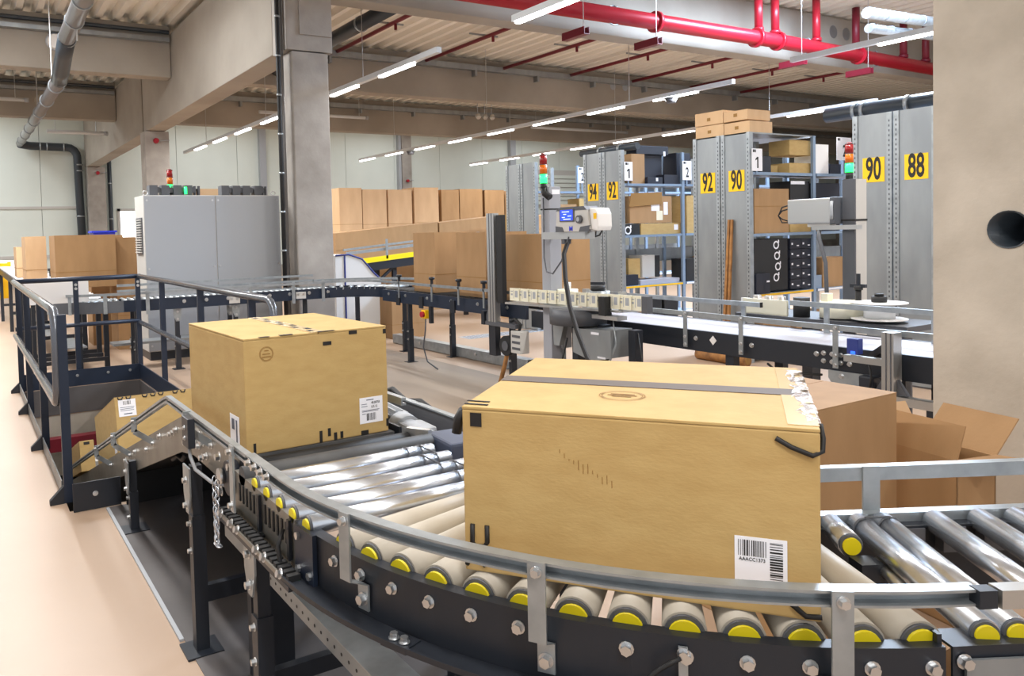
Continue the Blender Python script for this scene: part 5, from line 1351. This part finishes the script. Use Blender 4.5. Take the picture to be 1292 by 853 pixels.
sn = MB().box(4.79, 4.84, 3.59, 3.67, .825, .92).build('sensor', 'seam', se, bevel=.004, label='glowing blue sensor'); MB().box(4.787, 4.79, 3.61, 3.64, .828, .845).build('sensor_led', 'blueled', sn)
MB().bar((4.84, 3.45, .88), (4.92, 3.6, .80), .01, .04).build('brace', 'rubber', se)
MB().tube([(4.80, 3.52, .77), (4.79, 3.5, .70), (4.80, 3.53, .6), (4.82, 3.55, .45), (4.82, 3.55, .02)], .006, 6).build('cable', 'rubber', se)
MB().box(4.82, 4.86, 3.13, 3.17, 0, .555).build('foot', 'black', se)

# far side applicator: post with scanner and label rolls
p2 = thing('scanner_post', 'dark faced grey post beyond the pale belt with green signal light', 'post', (6.22, 4.64, 0))
MB().box(6.165, 6.30, 4.585, 4.70, 0, 1.96).build('post', 'greylt', p2); MB().box(6.15, 6.165, 4.585, 4.70, 0, 1.96).build('cover', 'greyd', p2)  # dark sheet colours the shaded face of the post
MB().box(6.145, 6.305, 4.58, 4.705, 1.63, 1.645).build('cable_tie', 'ink', p2)
stack_light('signal tower above the scanner with green light on', 6.2, 4.67, 1.965, .03, .075)
sn2 = thing('label_scanner', 'silver box scanner on an arm beyond the pale belt', 'scanner', (6.15, 5.05, 1.6))
MB().box(6.08, 6.2, 4.76, 5.19, 1.615, 1.82).build('housing', 'alu', sn2, bevel=.012); MB().box(6.075, 6.205, 4.72, 4.765, 1.61, 1.825).build('end_frame', 'greyd', sn2, bevel=.006)
MB().tube([(6.07, 4.74, 1.65), (6.06, 4.735, 1.69), (6.06, 4.735, 1.75), (6.07, 4.74, 1.79)], .012, 8).build('handle', 'grey', sn2)
MB().box(6.09, 6.15, 4.52, 4.95, 1.565, 1.60).build('arm', 'alu', sn2); MB().box(6.1, 6.18, 4.78, 5.0, 1.59, 1.615).build('mount', 'greylt', sn2)
for d_ in (0, .03): MB().tube([(6.12, 5.18, 1.78 - d_), (6.1, 5.26, 1.76 - d_), (6.1, 5.30, 1.69), (6.1, 5.26, 1.63 + d_), (6.12, 5.17, 1.63)], .006, 6).build('cable', 'rubber', sn2)
MB().tube([(6.12, 4.9, 1.60), (6.08, 4.87, 1.50), (6.07, 4.80, 1.3), (6.07, 4.79, 1.05), (6.08, 4.82, .9)], .016, 8).build('cable_bundle', 'greyd', sn2)
ap2 = thing('label_dispenser', 'label dispenser with cream rolls and white reel beyond the pale belt', 'machine', (5.85, 4.6, 0))
MB().box(5.62, 6.1, 3.8, 5.35, .86, .90).build('bed_plate', 'greyd', ap2)
MB().box(5.66, 5.68, 4.85, 5.30, .90, 1.02).build('label_web', 'cream', ap2); MB().box(5.68, 5.69, 5.25, 5.34, .90, 1.02).build('label_web', 'white', ap2)
for y in (5.2, 5.08, 4.95): MB().cyl((5.72, y, .90), (5.72, y, 1.045), .032, n=12).build('guide_roller', 'alu', ap2)
MB().cyl((5.70, 4.74, .90), (5.70, 4.74, 1.05), .06, n=16).build('drive_roller', 'rubber', ap2)
MB().cyl((5.80, 4.45, .91), (5.80, 4.45, 1.03), .15, n=26).build('label_roll', 'cream', ap2); MB().box(5.7, 5.76, 4.5, 4.56, 1.03, 1.09).build('core_clamp', 'cream', ap2)
dsk = MB().cyl((5.78, 4.12, 1.035), (5.78, 4.12, 1.043), .18, n=30).build('reel_disc', 'white', ap2)
MB().cyl((5.78, 4.12, .92), (5.78, 4.12, .928), .18, n=30).build('reel_disc', 'white', ap2); MB().cyl((5.78, 4.12, .93), (5.78, 4.12, 1.035), .1, n=20).build('reel_core', 'film', ap2)
MB().cyl((5.78, 4.12, 1.045), (5.78, 4.12, 1.085), .05, n=18).cyl((5.78, 4.12, 1.085), (5.78, 4.12, 1.105), .03, n=12).build('reel_nut', 'rubber', ap2)
hk = MB().cyl((5.82, 4.32, 1.03), (5.82, 4.32, 1.12), .02, n=10).cyl((5.82, 4.32, 1.12), (5.82, 4.32, 1.15), .03, n=10)
hk.build('handle_stem', 'rubber', ap2); MB().obox((5.82, 4.32, 1.15), (0, 1, 0), (1, 0, 0), Z, .13, .025, .025).cyl((5.82, 4.32, 1.15), (5.82, 4.32, 1.24), .015, n=8).build('handle', 'black', ap2)
MB().box(5.9, 6.0, 4.8, 4.9, 0, .86).build('leg', 'greyd', ap2); MB().box(5.9, 6.0, 4.0, 4.1, 0, .86).build('leg', 'greyd', ap2)

# ------------------------------------------------------------------ racks with end panels
XF = (.96, -.903, .76, -.5875, .882)
RXF = 8.55
def number_plate(parent, y0, y1, z0, z1, txt, x=RXF):
    p = MB().box(x - .004, x, y0, y1, z0, z1).build('number_plate', 'yellowp', parent, label='yellow plate reading ' + txt)
    text_part('number', txt, frame((x - .0045, (y0 + y1) / 2, (z0 + z1) / 2), (0, -1, 0), (0, 0, 1)), .33, 'ink', p, .56, .007)
def rack(y1, y0, label, nums, h=2.8, bays=3, blank=False):
    """pair of racks back to back; end panels face -X; y1 rear edge, y0 front edge"""
    t = thing('shelf_rack', label, 'shelf rack', (RXF + 1.5, (y0 + y1) / 2, 0), 'numbered steel racks')
    ym = (y0 + y1) / 2
    for a, b in ((ym + .07, y1 - .06), (y0 + .05, ym - .07)):
        MB().box(RXF, RXF + .006, a, b, .02, h).build('end_panel', 'galvd', t)
    for a, b in ((y1 - .06, y1), (ym + .01, ym + .07), (ym - .07, ym - .01), (y0, y0 + .05)):
        MB().box(RXF - .012, RXF + .05, a, b, 0, h).build('upright', 'galv', t)
    pf = MB()
    for y in (y1 - .03, ym + .04, ym - .04, y0 + .025):
        for k in range(52): pf.box(RXF - .0135, RXF - .012, y - .007, y + .007, .15 + k * .05, .15 + k * .05 + .022)
    pf.build('perforations', 'greyd', t)['kind'] = 'stuff'
    for b in range(1, bays + 1):
        x = RXF + b * 1.17
        for y in (y0 + .02, ym):
            MB().box(x - .025, x + .025, y - .02, y + .02, 0, h).build('upright', 'bluelt', t)
    for z in (.10, .83, 1.57, 2.32):
        for b in range(bays):
            x0, x1 = RXF + .055 + b * 1.17, RXF + (b + 1) * 1.17 - .03
            s_ = MB().box(x0, x1, y0 + .005, y0 + .43, z - .035, z).build('shelf', 'bluelt', t)
            if 0 < z < 1: MB().box(x0, x1, y0, y0 + .004, z - .03, z - .005).build('label_strip', 'yellowp' if b == 0 else 'label', s_)
    MB().box(RXF + .05, RXF + bays * 1.17, ym - .004, ym + .004, 1.15, 1.35).build('back_brace', 'galvd', t)
    for b in range(bays): MB().box(RXF + .6 + b * 1.17, RXF + .66 + b * 1.17, ym - .02, ym + .02, 0, h - .05).build('back_upright', 'galv', t)
    if nums:
        number_plate(t, ym + .10, ym + .36, 2.095, 2.35, nums[0])
        number_plate(t, y0 + .09, y0 + .35, 2.095, 2.35, nums[1])
    return t
rack(13.55, 12.63, 'steel rack left of the one numbered 94, blank end', None)
rack(11.28, 10.37, 'narrow looking steel rack with yellow plates 94 and 92, farthest numbered one', ('94', '92'))
rack(8.89, 7.92, 'steel rack with four tan cartons on top, plates 92 and 90', ('92', '90'))
rack(6.46, 5.50, 'largest looking steel rack next to the right column, plates 90 and 88', ('90', '88'), bays=2)
def aisle_sign(x0, x1, y, z0, z1, txt, label):
    s_ = MB().box(x0, x1, y - .012, y - .006, z0, z1).build('aisle_sign', 'label'); tag(s_, label, 'sign')
    MB().box((x0 + x1) / 2 - .012, (x0 + x1) / 2 + .012, y - .006, y - .001, 2.29, z1).build('bracket', 'bluelt', s_)
    if txt == '1':
        xm, zm, hh = (x0 + x1) / 2 + .005, z0 + (z1 - z0) * .38, (z1 - z0) * .25
        MB().box(xm - .006, xm + .016, y - .0135, y - .012, zm - hh, zm + hh).prism([(xm - .006, y - .0135, zm + hh), (xm - .006, y - .0135, zm + hh * .6), (xm - .034, y - .0135, zm + hh * .35), (xm - .034, y - .0135, zm + hh * .62)], (0, .0015, 0)).build('number', 'ink', s_)
    else: text_part('number', txt, frame(((x0 + x1) / 2 + .005, y - .0125, z0 + (z1 - z0) * .38), (1, 0, 0), (0, 0, 1)), (z1 - z0) * .72, 'ink', s_, .6, .004)
    MB().box(x0 + .02, x0 + .05, y - .0135, y - .012, z1 - .045, z1 - .012).build('small_mark', 'ink', s_); MB().box(x0 + .056, x0 + .07, y - .0135, y - .012, z1 - .045, z1 - .012).build('small_mark', 'ink', s_)
aisle_sign(8.59, 8.74, 10.37, 2.36, 2.63, '1', 'white sign reading 1 beside the rack plates 94 and 92')
aisle_sign(9.70, 9.88, 10.37, 2.38, 2.67, '2', 'white sign reading 2 left of the rack plates 92 and 90')
aisle_sign(8.57, 8.75, 7.92, 2.33, 2.60, '1', 'white sign reading 1 right of the rack plates 92 and 90')
aisle_sign(10.15, 10.45, 7.92, 2.50, 2.80, '2', 'white sign reading 2 left of the large 90 plate')
aisle_sign(9.40, 9.56, 12.63, 2.46, 2.73, '2', 'farthest white sign reading 2 left of the 94 plate')

def rbox(label, x0, x1, y, z0, z1, mt='card2', d=.34, name='shelf_carton', sticker=None, tape=True):
    t = thing(name, label, 'carton', ((x0 + x1) / 2, y + d / 2, z0))
    MB().box(x0, x1, y, y + d, z0, z1 - .004).build('body', mt, t, bevel=.004)
    MB().box(x0, x1, y, y + d * .49, z1 - .004, z1).box(x0, x1, y + d * .51, y + d, z1 - .004, z1).build('flaps', mt, t)
    if sticker:
        a, b, c, e = sticker; MB().box(a, b, y - .002, y, c, e).build('sticker', 'label', t)
    return t
def mark_logo(t, x, y, z, s):
    m_ = MB()
    c = (x, y - .002, z); m_.ring(c, (1, 0, 0), (0, 0, 1), s * .5, s * .22, 20, t=-.0006)
    m_.box(x + s * .38, x + s * .62, y - .003, y - .002, z + s * .3, z + s * .75)
    m_.build('logo_mark', 'label', t)
# rack 94 / 92, first bay
y = 10.41
rbox('brown carton on the top shelf behind the sign 1 of rack 94', 8.80, 9.05, y + .05, 2.32, 2.76, 'card2')
rbox('navy shoe carton on the top shelf, lower left of the stack', 9.06, 9.35, y, 2.32, 2.42, 'navybox', d=.18, sticker=(9.22, 9.26, 2.36, 2.41))
rbox('navy shoe carton on the top shelf, second of the stack', 9.06, 9.5, y + .19, 2.32, 2.765, 'navybox', d=.2)
rbox('navy shoe carton with a lid, uppermost of the top shelf stack', 8.98, 9.60, y + .15, 2.77, 2.90, 'navybox', d=.24, sticker=(9.5, 9.54, 2.75, 2.82))
rbox('navy shoe carton lying right of the brown one on the top shelf', 9.38, 9.66, y, 2.32, 2.46, 'navybox', d=.18)
rbox('navy shoe carton right end of the top shelf stack', 9.67, 9.95, y + .05, 2.32, 2.80, 'navybox', d=.3, sticker=(9.86, 9.9, 2.6, 2.68))
t = rbox('torn open brown carton with two stickers on the middle shelf', 8.72, 9.52, y, 1.74, 2.14, 'card2', sticker=(9.12, 9.28, 1.92, 2.06))
MB().box(9.22, 9.34, y - .002, y, 1.78, 1.92).build('sticker', 'cream', t); MB().box(9.36, 9.44, y - .002, y, 1.86, 2.05).build('sticker', 'label', t)
MB().prism([(8.70, y - .004, 1.98), (9.32, y - .004, 2.02), (9.32, y - .004, 2.2), (8.74, y - .004, 2.18)], (0, -.01, 0)).build('torn_flap', 'inkbrown', t)
rbox('flat brown carton under the torn open one', 8.92, 9.70, y, 1.57, 1.735, 'card', sticker=(9.56, 9.64, 1.63, 1.71))
t = rbox('black carton with white emblem on the middle shelf of rack 94', 8.62, 8.90, y, 1.57, 1.73, 'blackbox'); mark_logo(t, 8.68, y, 1.64, .1)
rbox('small brown carton on the lower shelf of rack 94', 8.76, 8.98, y + .1, .93, 1.22, 'card')
rbox('whitish carton on the lower shelf of rack 94', 9.02, 9.26, y + .1, .93, 1.26, 'greylt')
rbox('slim black carton beside the whitish one', 9.27, 9.36, y + .1, .93, 1.25, 'blackbox')
rbox('low navy carton on the left of the lower shelf', 8.62, 8.86, y, .83, .99, 'navybox')
rbox('flat pale sheet pack on the lower shelf of rack 94', 8.9, 9.66, y, .83, .90, 'beltwhite')
for i, (x0, x1) in enumerate(((8.7, 8.95), (9.0, 9.3), (9.35, 9.62))):
    rbox(['left', 'middle', 'right'][i] + ' dark carton on the bottom shelf of rack 94', x0, x1, y, .10, .62, ('card2', 'blackbox', 'blackbox')[i])
# second bay of that rack
rbox('tan carton beyond the sign 2 on the middle shelf', 9.82, 10.25, y, 1.57, 2.15, 'card'); rbox('navy carton beyond the sign 2 of rack 94', 9.8, 10.2, y - .0, .83, 1.18, 'blackbox')
rbox('navy carton on the middle shelf beyond the sign 2', 10.28, 10.6, y, 1.57, 1.9, 'navybox'); rbox('brown carton on the lower shelf beyond the sign 2', 10.25, 10.7, y, .83, 1.2, 'card2')
rbox('brown carton on the rack left of plate 94', 8.9, 9.4, 12.68, 1.57, 2.1, 'card2'); rbox('tan carton on the rack left of plate 94', 9.45, 9.65, 12.68, 1.57, 2.2, 'card')
# rack 92 / 90
y = 7.96
rbox('navy carton on the top shelf beside the sign 1', 8.78, 8.96, y, 2.32, 2.52, 'navybox')
rbox('small tan carton on the top shelf behind the frame', 9.02, 9.25, y + .15, 2.32, 2.42, 'card', d=.2)
rbox('tan carton on the top shelf, upper one', 9.32, 9.72, y + .02, 2.55, 2.74, 'card'); rbox('tan carton on the top shelf, lower one', 9.32, 9.72, y + .02, 2.32, 2.45, 'card')
rbox('white carton on the top shelf right of the upright', 9.78, 10.05, y, 2.32, 2.70, 'white'); rbox('dark small carton on the top shelf behind the sign 2', 10.08, 10.3, y, 2.32, 2.45, 'navybox')
t = rbox('pale brown tall carton on the middle shelf beside the scanner', 8.66, 9.28, y, 1.57, 2.12, 'card2'); MB().box(8.66, 9.28, y - .002, y, 1.9, 1.906).build('crease', 'inkbrown', t)
rbox('black carton behind the pale brown one on the middle shelf', 9.33, 9.70, y + .02, 1.70, 2.22, 'blackbox', sticker=(9.34, 9.6, 2.18, 2.22)); rbox('low tan carton on the middle shelf under the scanner', 9.30, 9.9, y, 1.57, 1.68, 'card')
t = rbox('dark carton right of the upright on the middle shelf', 9.78, 10.3, y + .02, 1.57, 2.2, 'navybox')
t = rbox('tall black carton with four white ring emblems', 8.66, 9.26, y + .01, .85, 1.50, 'blackbox')
for k in range(4): mark_logo(t, 9.05 + .015 * (k % 3), y + .01, 1.42 - k * .135, .085)
for r_ in range(5):
    for c_ in range(2):
        x0 = 9.30 + c_ * .21; z0 = .85 + r_ * .128
        t = rbox('navy printed carton under the scanner, %s row up, %s one' % (['first', 'second', 'third', 'fourth', 'fifth'][r_], ['left', 'right'][c_]), x0, x0 + .205, y, z0, z0 + .124, 'navybox', sticker=(x0 + .02, x0 + .05, z0 + .05, z0 + .075))
        MB().box(x0 + .12, x0 + .16, y - .002, y, z0 + .03, z0 + .045).build('print', 'label', t)
rbox('low navy carton left of the ring emblem carton', 8.62, 8.86, y - .06, .83, 1.08, 'navybox', d=.06, sticker=(8.8, 8.85, .97, .99))
rbox('brown carton right of the rack upright on the lower shelf', 9.92, 10.45, y, .83, 1.22, 'card2'); t = rbox('blue plastic bag pack beside the upright', 9.78, 9.9, y, .83, 1.0, 'bluelt', name='plastic_pack')
rbox('dark brown carton deep on the bottom shelf of rack 92', 8.8, 9.3, y, .10, .6, 'card2'); rbox('brown carton on the bottom shelf near the upright', 9.4, 9.9, y, .10, .55, 'card2')
# four cartons on top of the rack end
for i, (y0, y1, z0, z1, x) in enumerate(((8.43, 8.93, 2.965, 3.13, 8.62), (8.02, 8.42, 2.965, 3.09, 8.62), (8.40, 8.90, 2.805, 2.955, 8.60), (7.97, 8.39, 2.805, 2.945, 8.60))):
    t = rbox('tan carton on top of the rack end, ' + ['upper left', 'upper right', 'lower left', 'lower right'][i], x, x + .4, y0, z0, z1, 'card3', d=y1 - y0)
    MB().box(x - .002, x, (y0 + y1) / 2 - .03, (y0 + y1) / 2 + .03, z0 + .05, z0 + .09).build('print', 'inkbrown', t)
bd_ = MB().box(RXF, RXF + 1.2, 7.93, 8.88, 2.785, 2.80).build('top_board', 'galvd'); tag(bd_, 'steel top board of the rack carrying four tan cartons', 'board')
# boards leaning against the panel 90
for i, y0 in enumerate((8.26, 8.21)):
    o = MB().prism([(8.40 + .02 * i, y0 + .03, .0), (8.44 + .02 * i, y0 + .03, .0), (8.535, y0 + .01, 1.75), (8.52, y0 + .01, 1.75)], (0, -.035, 0)).build('wooden_lath', 'mdf'); tag(o, ['left', 'right'][i] + ' wooden lath leaning on the rack panel under the 90 plate', 'lath', 'wooden laths')
lg = thing('cardboard_tube', 'brown tube lying on the floor below the rack 92', 'tube', (8.3, 8.2, 0))
MB().cyl((8.34, 8.62, .07), (8.30, 7.75, .07), .07, n=14).build('tube', 'mdf', lg); MB().cyl((8.30, 7.752, .07), (8.30, 7.745, .07), .045, n=12).build('tube_core', 'inkbrown', lg)
MB().tube([(8.27, 8.0, .14), (8.25, 7.95, .2), (8.26, 7.88, .15), (8.25, 7.85, .05)], .012, 6).build('cord', 'rubber', lg)

# ------------------------------------------------------------------ brown cartons behind the outgoing rollers
XF = None
t = thing('carton', 'large plain brown carton behind the big near carton', 'carton', (2.75, 1.9, 0))
MB().box(2.47, 3.03, 1.63, 2.2, 0, .846).build('body', 'card2', t, bevel=.004)
MB().box(2.47, 3.03, 1.63, 1.913, .846, .85).box(2.47, 3.03, 1.917, 2.2, .846, .85).build('top_flap', 'card2', t)
ob = thing('open_carton', 'open brown carton with raised flaps before the right column', 'carton', (3.2, 1.55, 0))
A0 = Vector((3.16, 1.745, 0)); A1 = Vector((3.09, 1.455, 0))
ua = (A1 - A0).normalized(); vb = Vector((-ua.y, ua.x, 0)); w_, d_, H_ = .30, .19, .62
th_ = .006
w = MB()
c = lambda a, b, z: A0 + ua * a + vb * b + Z * z
w.obox(c(w_ / 2, th_ / 2, H_ / 2), ua, vb, Z, w_, th_, H_).obox(c(w_ / 2, d_ - th_ / 2, H_ / 2), ua, vb, Z, w_, th_, H_)
w.obox(c(th_ / 2, d_ / 2, H_ / 2), ua, vb, Z, th_, d_, H_).obox(c(w_ - th_ / 2, d_ / 2, H_ / 2), ua, vb, Z, th_, d_, H_).obox(c(w_ / 2, d_ / 2, th_ / 2), ua, vb, Z, w_, d_, th_)
w.build('body', 'card2', ob)
def flap(p0, p1, lean, h, mt):
    return MB().prism([p0, p1, p1 + lean * h, p0 + lean * h], lean.cross(p1 - p0).normalized() * .005).build('flap', mt, ob)
flap(c(0, 0, H_), c(w_, 0, H_), (Z * .95 + vb * .32).normalized(), .13, 'card2')
flap(c(0, d_, H_), c(w_, d_, H_), (Z * .75 + vb * .66).normalized(), .17, 'card2')
flap(c(0, 0, H_), c(0, d_, H_), (Z * .85 - ua * .5).normalized(), .15, 'card3')
flap(c(w_, 0, H_), c(w_, d_, H_), (Z * .10 + ua * .99).normalized(), .14, 'card2')
t = tall_box('brown carton standing under the outgoing rollers', 1.95, 2.3, .72, 1.02, 0, .42)
